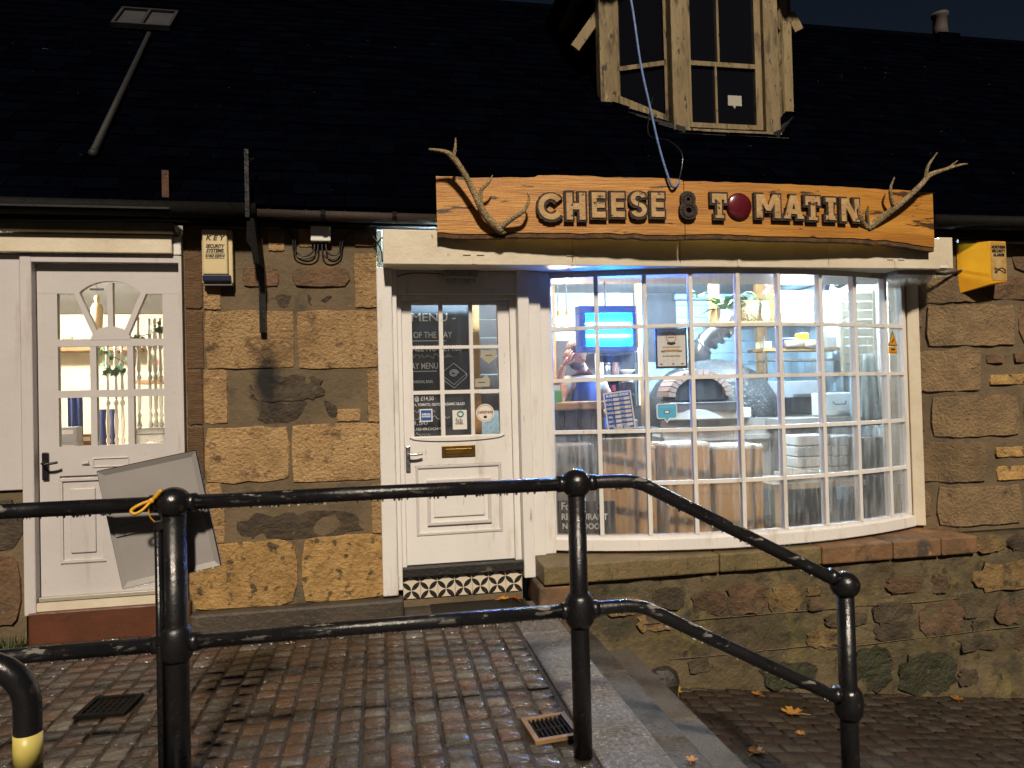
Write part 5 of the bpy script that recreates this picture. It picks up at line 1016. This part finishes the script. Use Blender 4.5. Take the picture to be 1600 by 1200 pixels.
B(3.95, 4.22, 1.0, 1.22, 1.165, 1.38).build('storage_tub', m_plastic, None, 'white lidded storage tub with blue handle', 'tub', bevel=.015)
MB().tube([(4.02, .99, 1.30), (4.03, .975, 1.275), (4.14, .975, 1.275), (4.15, .99, 1.30)], .006, 6).build('handle', m_navy, bpy.data.objects['storage_tub'])
B(3.45, 4.15, .92, 1.3, 1.10, 1.16).build('tub_table', m_panelg, None, 'dark table edge carrying the white storage tub', 'table')
tb = bpy.data.objects['tub_table']
for x in (3.5, 4.1): B(x - .025, x + .025, 1.2, 1.25, .276, 1.10).build('leg', m_panelg, tb)
du = thing('drawer_unit', 'stack of white plastic trays on the low table', 'drawers', (3.8, .9, .64))
for i in range(4): B(3.48, 3.80, .72, 1.0, .66 + i * .092, .66 + i * .092 + .086).build('tray', m_marble, du, bevel=.008); B(3.81, 4.1, .73, 1.0, .66 + i * .088, .66 + i * .088 + .082).build('tray', m_plastic, du, bevel=.008)
lt = thing('low_table', 'low timber table under the white plastic trays', 'table', (3.6, .8, .28))
B(3.1, 3.93, .46, 1.05, .61, .655).build('top', m_slat, lt)
for x in (3.14, 3.88):
    for y in (.5, 1.0): B(x - .025, x + .025, y - .025, y + .025, .276, .61).build('leg', m_slat, lt)
wt = thing('white_tray', 'white open tray with a green indicator on the low table', 'tray', (3.38, .52, .656))
m = MB().box(3.22, 3.53, .47, .66, .656, .668).box(3.22, 3.53, .47, .478, .668, .74).box(3.22, 3.53, .652, .66, .668, .74).box(3.22, 3.228, .478, .652, .668, .74).box(3.522, 3.53, .478, .652, .668, .74); m.build('shell', m_plastic, wt)
MB().ball((3.52, .465, .75), .008, 8, 6).build('indicator', M('green_led', (.1, .9, .6), .4, emit=(.3, 1, .7, 6)), wt)
bi = thing('black_bin', 'tall black bin standing inside the right panes', 'bin', (4.06, .62, .28))
B(3.96, 4.16, .5, .72, .276, 1.0).build('body', m_blackpl, bi, bevel=.02); B(3.985, 4.12, .495, .502, .72, .73).build('handle', m_steel, bi)
# louvred shutter, fan, camera, aprons
lv = thing('louvred_shutter', 'beige louvred shutter on the right wall of the shop', 'shutter', (4.3, 1.0, 1.6))
for i in range(9): MB().obox((4.34, 1.05, 1.60 + i * .082), (.32, .014, .073), RX(-.06)).build('slat', m_slat, lv)
B(4.165, 4.19, 1.03, 1.07, 1.56, 2.32).box(4.49, 4.515, 1.03, 1.07, 1.56, 2.32).build('frame', m_slat, lv)
fn = thing('wall_fan', 'round black wall fan near the ceiling at right', 'fan', (4.52, 1.6, 2.44))
MB().lathe([(.075, 0), (.08, .02), (.075, .05), (.02, .06)], (4.52, 1.58, 2.49), 24, RX(pi / 2)).build('cage', m_blackpl, fn, smooth=True)
for i in range(4): MB().obox((4.52, 1.515, 2.49), (.14, .004, .006), RY(i * pi / 4)).build('guard_bar', m_steel, fn)
MB().tube([(4.52, 1.6, 2.49), (4.64, 1.65, 2.49)], .015, 8).build('arm', m_blackpl, fn)
cc = thing('security_camera', 'small dark security camera hanging near the ceiling at right', 'camera', (4.36, 1.55, 2.42))
MB().obox((4.36, 1.55, 2.43), (.05, .09, .06), RX(.4)).build('body', m_navy, cc); MB().tube([(4.36, 1.57, 2.45), (4.36, 1.6, 2.62)], .008, 6).build('bracket', m_ink, cc)
def apron(x0, x1, y, z0, z1, mat, label):
    m = MB(); n, k = 8, 8
    for j in range(k + 1):
        for i in range(n + 1):
            u = i / n; f = j / k; xx = x0 + (x1 - x0) * (.5 + (u - .5) * (1 - .45 * f ** 3)); m.v.append(Vector((xx, y + .02 * sin(u * 12 + f * 2) * (1 - f), z0 + (z1 - z0) * f)))
    m.f = [(j * (n + 1) + i, j * (n + 1) + i + 1, (j + 1) * (n + 1) + i + 1, (j + 1) * (n + 1) + i) for j in range(k) for i in range(n)]
    o = m.build('hanging_apron', mat, None, label, 'apron', 'aprons hanging inside the window', smooth=True); s = o.modifiers.new('thick', 'SOLIDIFY'); s.thickness = .006
    MB().tube([((x0 + x1) / 2, y, z1 - .01), ((x0 + x1) / 2 + .01, y + .01, z1 + .12)], .006, 6).build('loop', m_slat, o)
apron(4.15, 4.27, .93, 1.1, 1.66, m_blueboard, 'pale blue apron hanging inside the right panes')
apron(4.2, 4.38, .85, 1.08, 1.72, m_cloth, 'speckled grey apron hanging inside the right panes')
apron(4.48, 4.62, .98, 1.12, 1.55, m_slat, 'beige cloth hanging at far right edge of the window')
# boxes and board standing on the window floor
def carton(x0, x1, y0, y1, z0, z1, label, rz=0, wrap=False):
    c = Vector(((x0 + x1) / 2, (y0 + y1) / 2, 0)); t = thing('cardboard_box', label, 'box', (c.x, c.y, z0), 'cardboard boxes in the window')
    MB().box(x0, x1, y0, y1, z0, z1).rot(RZ(rz), c).build('carton', m_card, t, bevel=.025)
    MB().box(x0 - .004, x1 + .004, y0 - .004, y1 + .004, z1 - .03, z1 + .012).rot(RZ(rz), c).build('torn_wrap', m_plastic if wrap else m_card, t, bevel=.02)
    B(x0 + .02, x1 - .02, y0 - .003, y0 - .0005, (z0 + z1) / 2 - .02, (z0 + z1) / 2 - .016).rot(RZ(rz), c).build('seam', m_pine, t)
carton(2.12, 2.48, .30, .62, .302, 1.02, 'tall cardboard box with white wrap, left of the window pair', .06, True)
carton(2.53, 2.95, .34, .68, .302, .985, 'tall cardboard box with white wrap, right of the window pair', -.05, True)
carton(1.99, 2.1, .44, .7, .302, 1.0, 'narrow brown box edge left of the wrapped boxes')
MB().box(1.6, 1.95, .26, .30, .302, 1.09).build('brown_board', m_card, None, 'upright brown board behind the chalk notice', 'board', bevel=.01)
pb = thing('wrapped_carton', 'plastic-wrapped grey carton at lower left of the window', 'carton', (1.42, .4, .302))
B(1.25, 1.58, .36, .62, .302, 1.05).build('carton', m_panelg, pb, bevel=.02)
m = MB(); n = 14; m.v = [Vector((1.22 + .4 * i / n, .33 + .018 * noise.noise((i * .7, j * .7, 2)), .31 + .76 * j / n + .01 * noise.noise((i, j, 5)))) for j in range(n + 1) for i in range(n + 1)]
m.f = [(j * (n + 1) + i, j * (n + 1) + i + 1, (j + 1) * (n + 1) + i + 1, (j + 1) * (n + 1) + i) for j in range(n) for i in range(n)]; m.build('film', m_wrap, pb)
# chalk notice, hours card, certificate and stickers on the bow window
cb = thing('chalk_notice', 'small chalkboard reading For Restaurant Next Door in window corner', 'chalkboard', (1.4, .12, .43))
xm = 1.41; a = bang(xm); R = RZ(a)
def bowpt(x, d, z): return Vector((x, by(x), 0)) + RZ(bang(x)) @ Vector((0, d, 0)) + Vector((0, 0, z))
MB().obox(bowpt(xm, .05, .545), (.42, .012, .235), R).build('slate', m_slateb, cb, bevel=.006)
for s, dx, z, sz in (('For', -.13, .62, .075), ('RESTAURANT', -.01, .545, .062), ('NEXT DOOR', -.02, .478, .058)):
    text(s, bowpt(xm, .042, z) + R @ Vector((dx, 0, 0)), sz, m_chalk, cb, rz=a, bold=.0015, width={'For': .09, 'RESTAURANT': .33, 'NEXT DOOR': .3}[s])
MB().tube([bowpt(xm, .042, .63) + R @ Vector((.1 + .02 * cos(t), 0, .02 * sin(t))) for t in [i * .55 for i in range(11)]], .0025, 5).build('chalk_doodle', m_chalk, cb)
MB().tube([bowpt(xm, .042, .60) + R @ Vector((.08 + .01 * i, 0, .015 * (i % 2))) for i in range(5)], .003, 5).build('chalk_doodle', m_chalk, cb)
hk = thing('hours_card', 'tilted blue business hours card hanging in the window', 'sign', (1.65, .1, 1.16)); xm = 1.66; a = bang(xm); R = RZ(a); tl = .11
def hp(u, v, d=0): q = RY(-tl) @ Vector((u, d, v)); return bowpt(xm, .06, 1.30) + R @ q
RH = R @ RY(-tl)
MB().obox(hp(0, 0), (.20, .006, .275), RH).build('card', m_paper, hk); MB().obox(hp(0, 0, -.004), (.18, .003, .255), RH).build('blue_print', m_blueprint, hk)
text('BUSINESS HOURS', hp(0, .112, -.0065), .024, m_chalk, hk, rz=a, tilt=tl, bold=.0012, width=.16)
for i, d in enumerate(('MON.', 'TUES.', 'WED.', 'THUR.', 'FRI.', 'SAT.', 'SUN.')):
    v = .083 - i * .031; text(d, hp(-.066, v, -.0065), .021, m_chalk, hk, rz=a, tilt=tl, bold=.0008); text('TO', hp(.025, v, -.0065), .021, m_chalk, hk, rz=a, tilt=tl, bold=.0008)
    for u in (-.013, .063): MB().obox(hp(u, v, -.0062), (.042, .0015, .02), RH).build('blank_slip', m_paper, hk)
text('THANK YOU', hp(0, -.122, -.0065), .022, m_chalk, hk, rz=a, tilt=tl, bold=.001, width=.12)
MB().tube([hp(-.05, .137), bowpt(xm, .06, 1.50), hp(.05, .137)], .002, 5).build('string', m_cable, hk)
cf = thing('certificate', 'black-framed award certificate with gold ribbon in the window', 'certificate', (2.03, .0, 1.6)); xm = 2.035; a = bang(xm); R = RZ(a)
cp = lambda u, v, d=0: bowpt(xm, .05 + d, 1.735 + v) + R @ Vector((u, 0, 0))
MB().obox(cp(0, 0), (.225, .012, .285), R).build('frame', m_ink, cf); MB().obox(cp(0, .004, -.008), (.20, .004, .262), R).build('paper', m_paper, cf)
m_gold = M('gold_print', (.42, .26, .08), .5)
MB().tube([cp(.035 * cos(t), .078 + .035 * sin(t), -.011) for t in [2 * pi * i / 18 for i in range(18)]], .003, 5, closed=True).build('seal', m_gold, cf)
MB().obox(cp(0, .078, -.0105), (.045, .001, .008), R).build('seal_print', m_firebrick, cf)
m = MB(); m.prism([(-.03, .008), (.03, .008), (.03, -.006), (0, -.014), (-.03, -.006)], -.001, .001); m.v = [cp(0, .035, -.011) + R @ v for v in m.v]; m.build('seal_shield', m_ink, cf)
MB().obox(cp(0, .008, -.0105), (.13, .001, .010), R).build('print_line', M('pink_print', (.5, .36, .33), .6), cf)
MB().obox(cp(0, -.018, -.0105), (.11, .001, .014), R).build('gold_ribbon', m_gold, cf)
for s in (-1, 1): MB().obox(cp(s * .06, -.022, -.0100), (.03, .001, .014), R).build('ribbon_end', m_firebrick, cf)
text("Best Pizza", cp(.025, -.055, -.011), .018, m_ink, cf, rz=a, width=.07)
MB().obox(cp(-.04, -.055, -.0105), (.05, .001, .007), R).build('print_line', m_greypl, cf)
for u in (-.075, .01, .075): MB().obox(cp(u, -.112, -.0105), (.018, .001, .008), R).build('small_mark', m_ink, cf)
bb = thing('bubble_sticker', 'sky blue speech-bubble sticker on the window pane', 'sticker', (1.98, -.05, 1.21)); xm = 1.98; a = bang(xm); R = RZ(a)
def flatpoly(name, pts, mat, parent, org, d0, d1, Rm): m = MB(); m.prism(pts, d0, d1); m.v = [org + Rm @ v for v in m.v]; return m.build(name, mat, parent)
def rrect(w, h, r, n=4): return [(sx * (w / 2 - r) + r * cos(t0 + pi / 2 * i / n), sz * (h / 2 - r) + r * sin(t0 + pi / 2 * i / n)) for sx, sz, t0 in ((1, 1, 0), (-1, 1, pi / 2), (-1, -1, pi), (1, -1, 1.5 * pi)) for i in range(n + 1)]
og = bowpt(xm, -.006, 1.29)
flatpoly('white_border', rrect(.145, .108, .018), m_chalk, bb, og, -.001, 0, R); flatpoly('white_border', [(-.022, -.05), (.022, -.05), (0, -.085)], m_chalk, bb, og, -.0009, .0001, R)
flatpoly('blue_face', rrect(.132, .095, .014), m_sky, bb, og, -.002, -.0011, R); flatpoly('blue_tail', [(-.016, -.046), (.016, -.046), (0, -.072)], m_sky, bb, og, -.0019, -.0010, R)
MB().tube([og + R @ Vector((.02 * cos(t), -.0025, -.005 + .011 * sin(t))) for t in [2 * pi * i / 16 for i in range(16)]], .002, 5, closed=True).build('owl_mark', m_ink, bb); flatpoly('owl_face', rrect(.03, .016, .007), m_chalk, bb, og + Vector((0, 0, -.005)), -.0028, -.0021, R)
flatpoly('print_line', rrect(.10, .005, .002), M('pale_blue_print', (.2, .55, .75), .4), bb, og + Vector((0, 0, .03)), -.0027, -.0021, R)
cv = thing('cctv_sticker', 'yellow triangular camera warning sticker on far right pane', 'sticker', (3.93, .1, 1.68)); xm = 3.935; a = bang(xm); R = RZ(a); og = bowpt(xm, -.006, 1.79)
flatpoly('black_edge', [(-.062, -.05), (.062, -.05), (0, .07)], m_ink, cv, og, -.001, 0, R); flatpoly('yellow_face', [(-.051, -.043), (.051, -.043), (0, .056)], m_yellow, cv, og, -.002, -.0011, R)
flatpoly('camera_mark', [(-.022, -.02), (-.014, -.03), (.018, -.004), (.01, .006)], m_ink, cv, og, -.003, -.0021, R)
flatpoly('yellow_panel', rrect(.115, .055, .003), m_yellow, cv, og + Vector((0, 0, -.085)), -.001, 0, R); flatpoly('print_line', rrect(.05, .014, .002), m_ink, cv, og + Vector((0, 0, -.078)), -.002, -.0011, R)
flatpoly('print_line', rrect(.09, .003, .001), m_ink, cv, og + Vector((0, 0, -.1)), -.002, -.0011, R)
# menu board and stickers in the shop door
mb = thing('menu_board', 'tall handwritten chalk menu board behind the shop door glass', 'menu board', (.36, .8, .28))
B(.035, .70, .8, .83, .9, 2.16).build('slate', m_slateb, mb); B(.035, .715, .795, .84, 2.161, 2.21).build('timber_top', m_pine, mb)
B(.1, .13, .835, .9, .276, 2.1).box(.58, .61, .835, .9, .276, 2.1).build('stand', m_pine, mb)
for s, x, z, sz, w in (('- MENU -', .37, 2.02, .10, .42), ('MEALS OF THE DAY', .31, 1.89, .075, .48), ("12\" or JNEE NO'S £14.00", .34, 1.79, .075, .56), ('TAKEAWAY MENU', .23, 1.66, .075, .42), ('MOZZARELLA, PARMESAN, BASIL', .22, 1.545, .034, .36), ('MOZZARELLA, PEPPERONI', .2, 1.465, .034, .3), ('WEMBLEY @ £14.50', .23, 1.42, .05, .34), ('MOZZARELLA, FETA, TOMATO, OLIVES, BALSAMIC GLAZE', .34, 1.375, .032, .6), ('@ £14.50', .2, 1.24, .05, .3), ('MIXED MUSHROOMS', .26, 1.195, .032, .42)):
    text(s, (x * 1.06, .7985, 1.43 + (z - 1.43) * 1.06), sz * .9, m_chalk, mb, bold=.0006, width=w * .98)
for x0, x1, z in ((.05, .52, 1.845), (.25, .44, 1.62)): B(x0, x1, .7975, .7995, 1.43 + (z - 1.43) * 1.06, 1.436 + (z - 1.43) * 1.06).build('chalk_rule', m_chalk, mb)
rq = random.Random(6)
for z, x0, x1, h in ((1.735, .12, .56, .02), (1.33, .08, .42, .014), (1.28, .06, .54, .014), (1.155, .08, .38, .018), (1.09, .06, .52, .014), (1.03, .06, .44, .014)):   # lines too faint to read
    P = []; x = x0
    while x < x1: P.append((x, .798, 1.43 + (z - 1.43) * 1.06 + rq.uniform(-h, h))); x += rq.uniform(.005, .011)
    MB().tube(P, .0014, 4).build('chalk_scribble', m_chalk, mb)
dia = [(.56, 1.68), (.66 - .005, 1.60), (.56, 1.52), (.46, 1.60)]
MB().tube([((x - .02) * 1.06, .798, 1.43 + (z - 1.43) * 1.06) for x, z in dia], .003, 5, closed=True).build('pizza_box_doodle', m_chalk, mb); MB().tube([(.466, .798, 1.61), (.466, .798, 1.584), (.572, .798, 1.499), (.673, .798, 1.584), (.673, .798, 1.61)], .003, 5).build('pizza_box_doodle', m_chalk, mb)
MB().tube([(.572 + .037 * (1 - i / 40) * cos(i * .5), .798, 1.615 + .03 * (1 - i / 40) * sin(i * .5)) for i in range(30)], .0032, 5).build('swirl_doodle', m_chalk, mb)
for i, z in enumerate((1.30, 1.46, 1.62, 1.78, 1.94, 2.1)): B(.80, 1.18, 1.3, 1.33, z, z + .15).build('plank', m_pine if i < 0 else m_dkwall, room)
B(.735, .80, .9, .95, .276, 2.6).build('timber_upright', m_pine, room)
def sticker(name, label, parts): t = thing(name, label, 'sticker', parts[0][2]); return [flatpoly(p[0], p[1], p[4], t, Vector(p[2]), p[3], p[3] + .0008, Matrix.Identity(3)) for p in parts], t
_, t = sticker('card_sticker', 'square blue payment-card sticker with white border on the door glass', [('white_border', rrect(.088, .088, .003), (.307, .147, 1.305), 0, m_chalk), ('blue_face', rrect(.072, .072, .002), (.307, .146, 1.305), 0, m_blueprint)])
for s, z in (('AMERICAN', 1.313), ('EXPRESS', 1.297)): text(s, (.307, .1455, z), .016, m_chalk, t, bold=.0008, width=.06)
_, t = sticker('member_sticker', 'cream membership sticker with teal ring on the door glass', [('paper', rrect(.10, .135, .004), (.54, .147, 1.268), 0, m_paper)])
MB().tube([(.545 + .02 * cos(q), .1455, 1.308 + .018 * sin(q)) for q in [2 * pi * i / 16 for i in range(16)]], .005, 6, closed=True).build('ring_mark', M('teal_print', (.06, .25, .28), .5), t); text('fsb', (.535, .1455, 1.262), .045, m_ink, t); text('MEMBER', (.535, .1455, 1.240), .016, m_ink, t)
_, t = sticker('round_sticker', 'round cream sticker with rust script on the door glass', [('paper', [(.064 * cos(2 * pi * i / 24), .064 * sin(2 * pi * i / 24)) for i in range(24)], (.72, .147, 1.31), 0, m_paper)])
text('celebrate', (.72, .1455, 1.318), .036, M('rust_print', (.35, .09, .03), .5), t, bold=.0006, width=.105, shear=.3)
MB().tube([(.72 + .055 * cos(q), .146, 1.31 + .055 * sin(q)) for q in [2 * pi * i / 24 for i in range(24)]], .0015, 5, closed=True).build('ring_print', bpy.data.materials['rust_print'], t); flatpoly('cup_mark', rrect(.022, .018, .003), m_ink, t, Vector((.72, .1462, 1.282)), 0, .0006, Matrix.Identity(3))
m_khaki = M('khaki_sticker', (.36, .34, .27), .6)
sticker('heart_sticker', 'grey pointed sticker at top of middle right door pane', [('paper', [(-.055, .05), (.055, .05), (.055, 0), (0, -.045), (-.055, 0)], (.755, .147, 1.70), 0, m_khaki), ('print_line', rrect(.05, .006, .002), (.755, .1465, 1.715), 0, m_ink)])
sticker('tag_sticker', 'khaki ragged sticker at bottom of middle right door pane', [('paper', [(-.05, -.04), (.05, -.04), (.055, .01), (.03, .045), (.0, .02), (-.05, .015)], (.705, .147, 1.535), 0, m_khaki), ('print_line', rrect(.05, .006, .002), (.70, .1465, 1.525), 0, m_ink)])

# ================================================================== room behind the left door
m_cwall = M('cream_wall', (.66, .60, .46), .7); m_cdark = M('grey_ceiling', (.22, .22, .22), .7)
lr = thing('left_room', None, None, (-2, 1.5, .24), kind='structure')
B(-3.9, -.6, 2.5, 2.55, .24, 2.29).build('back_wall', m_cwall, lr); B(-3.9, -.6, .5, 2.55, .15, .239).build('floor', m_floor, lr)
m = MB(); m.add([(-3.9, 2.52, 2.29), (-.6, 2.52, 2.29), (-.6, .35, 2.9), (-3.9, .35, 2.9)], [(0, 1, 2, 3)]); m.build('sloping_ceiling', m_cdark, lr)
B(-.62, -.57, .5, 2.55, .24, 2.6).build('side_wall', m_cwall, lr); B(-3.95, -3.9, .45, 2.55, .24, 2.6).build('side_wall', m_cwall, lr)
cl = thing('added_room_lamp', 'added unseen ceiling lamp brightening the room behind the left door', 'light fitting', (-2.75, 1.0, 2.36))  # unseen lamp added to brighten this room
MB().lathe([(0, 2.36), (.13, 2.40), (.16, 2.44), (.1, 2.5), (0, 2.5)], (-2.75, 1.0, 0), 18).build('globe', M('added_lit_globe', (.9, .9, .85), .5, emit=(1, .92, .76, 520)), cl, smooth=True); MB().tube([(-2.75, 1.0, 2.5), (-2.75, 1.0, 2.75)], .01, 6).build('rod', m_steel, cl)
sb2 = B(-3.3, -2.2, 2.2, 2.48, 1.93, 1.96).build('wall_shelf', m_pine, None, 'timber wall shelf of small pots behind the left door', 'shelf')
for i in range(8): vessel('pot', 'small pot, %s from the left, on the wall shelf behind left door' % ('first second third fourth fifth sixth seventh eighth'.split()[i]), 'pot', -3.0 + i * .105, 2.3, 1.96, [(.03, 0), (.04, .06 + .02 * (i % 3)), (.03, .065 + .02 * (i % 3))], (m_plastic, m_greypl, m_khaki)[i % 3], 'pots on the wall shelf')
ha = thing('hanging_ornament', 'pale robed wooden figure hanging in the left door fanlight', 'ornament', (-2.15, 1.2, 2.02))
MB().lathe([(.035, 0), (.04, .1), (.045, .16), (.028, .2), (.012, .21), (.02, .235), (.018, .26), (.0, .27)], (-2.15, 1.2, 2.02), 14).build('figure', M('pale_wood', (.5, .36, .18), .6), ha, smooth=True)
MB().tube([(-2.15, 1.2, 2.28), (-2.15, 1.2, 2.6)], .003, 5).build('thread', m_cable, ha); B(-2.2, -2.1, 1.195, 1.205, 2.325, 2.34).build('cross_bar', m_iron, ha)
BP = [(q * .62, w) for q, w in [(.02, 0), (.034, .02), (.014, .06), (.028, .09), (.012, .12), (.02, .14), (.026, .22), (.014, .34), (.03, .36), (.03, .375), (.012, .39), (.026, .42), (.016, .53), (.014, .56), (.03, .58), (.03, .6), (.014, .62), (.024, .66), (.014, .72), (.02, .8)]]
m_bal = M('chippy_white_turning', (.68, .66, .60), .5, (.45, .42, .36), 18, (.55, .75))
for i, (x, y, z) in enumerate(((-1.98, .9, 1.08), (-1.93, .92, 1.08), (-1.88, .9, 1.08), (-1.71, .72, 1.26), (-1.66, .8, 1.26), (-1.62, .8, 1.26), (-1.58, .78, 1.26))):
    w = 'first second third fourth fifth sixth seventh'.split()[i]
    MB().lathe(BP, (x, y, z), 10).build('turned_spindle', m_bal, None, 'white turned spindle, %s from the left, behind left door' % w, 'spindle', 'white turned spindles', smooth=True)
bx = thing('white_stand', 'white scalloped display stand behind lower right door pane', 'stand', (-1.64, .75, .24))
B(-1.74, -1.52, .68, .86, 1.22, 1.26).build('top', m_bal, bx); MB().prism([(-1.74, 1.22), (-1.52, 1.22), (-1.52, 1.1), (-1.58, 1.15), (-1.64, 1.17), (-1.70, 1.13), (-1.74, 1.08)], .69, .705).build('skirt', m_bal, bx)
B(-1.74, -1.71, .7, .84, .24, 1.22).box(-1.55, -1.52, .7, .84, .24, 1.22).build('leg', m_bal, bx)
dk = thing('display_table', 'pine display table behind the lower left door panes', 'table', (-2.1, 1.0, .24))
B(-2.4, -1.8, .7, 1.3, 1.03, 1.075).build('top', m_pine, dk)
for x in (-2.37, -1.83): B(x - .02, x + .02, .75, .79, .24, 1.03).build('leg', m_pine, dk)
m_grn2 = M('grey_card', (.26, .28, .32), .6)
for x0, x1, y, z0, z1, mt, nm, lb_ in ((-2.28, -2.15, .80, 1.076, 1.17, m_grn2, 'gift_box', 'lower grey gift box behind lower left door pane'), (-2.275, -2.16, .81, 1.171, 1.28, m_grn2, 'gift_box', 'upper grey gift box behind lower left door pane'), (-2.19, -2.10, .95, 1.076, 1.22, m_pine, 'gift_box', 'orange gift box between the grey boxes and navy cloth')):
    g = B(x0, x1, y, y + .1, z0, z1).build(nm, mt, None, lb_, 'box', 'gift boxes'); B(x0 + .02, x1 - .02, y - .002, y - .0005, z1 - .05, z1 - .02).build('print', m_paper, g)
for x, y, z0, z1, w, lb_ in ((-2.26, 1.05, 1.076, 1.5, .1, 'navy cloth hanging behind lower left door pane'), (-2.10, 1.2, 1.076, 1.4, .16, 'navy cloth hanging behind lower middle door pane')):
    m = MB()
    for j in range(6):
        for i in range(9): m.v.append(Vector((x - w / 2 + w * i / 8, y + .015 * sin(i * 1.7), z0 + (z1 - z0) * j / 5)))
    m.f = [(j * 9 + i, j * 9 + i + 1, j * 9 + i + 10, j * 9 + i + 9) for j in range(5) for i in range(8)]
    m.build('navy_cloth', M('navy_cloth_%d' % int(w * 100), (.02, .035, .12), .8), None, lb_, 'cloth', 'navy cloths', smooth=True)
def ivy(c, n, lb_, seed):
    t = thing('ivy_garland', lb_, 'ivy', c, 'ivy garlands'); r = random.Random(seed); P = curve([Vector(c) + Vector((r.uniform(-.08, .08), 0, -.05 * i)) for i in range(4)])
    MB().tube(P, .003, 5).build('stem', m_green, t)
    for i in range(n):
        p = r.choice(P) + Vector((r.uniform(-.04, .04), r.uniform(-.03, .03), r.uniform(-.02, .02))); R = RZ(r.uniform(-1, 1)) @ RX(r.uniform(-.5, .5)) @ RY(r.uniform(0, 6.28)); s = r.uniform(.018, .032)
        MB().add([p + R @ Vector((a, 0, b)) * s for a, b in ((0, -1), (.9, -.4), (.5, .1), (.8, .7), (0, .5), (-.8, .7), (-.5, .1), (-.9, -.4))], [tuple(range(8))]).build('leaf', M('ivy_leaf', (.03, .09, .04), .5) if 'ivy_leaf' not in bpy.data.materials else bpy.data.materials['ivy_leaf'], t)
ivy((-1.90, .8, 1.80), 16, 'ivy garland behind the centre pane of the left door', 1); ivy((-1.66, .68, 2.0), 12, 'ivy garland in right fan pane of the left door', 2); ivy((-2.2, 1.5, 1.9), 12, 'ivy garland across the left pane of the left door', 3)
wsf = B(-2.0, -1.6, 1.5, 1.75, 1.6, 1.63).build('small_shelf', m_pine, None, 'small pine shelf holding a red bottle behind right pane', 'shelf')
rb2 = thing('red_bottle', 'red-topped bottle on the small pine shelf behind left door', 'bottle', (-1.83, 1.6, 1.63))
MB().lathe([(.03, 0), (.032, .09), (.012, .13), (.012, .15)], (-1.83, 1.6, 1.63), 12).build('glass', m_plastic, rb2, smooth=True); MB().lathe([(.015, .12), (.015, .17)], (-1.83, 1.6, 1.63), 10).build('cap', M('red_cap', (.5, .02, .02), .4), rb2)
pe.location.x -= .05; pe.location.z += .02
flush_texts()
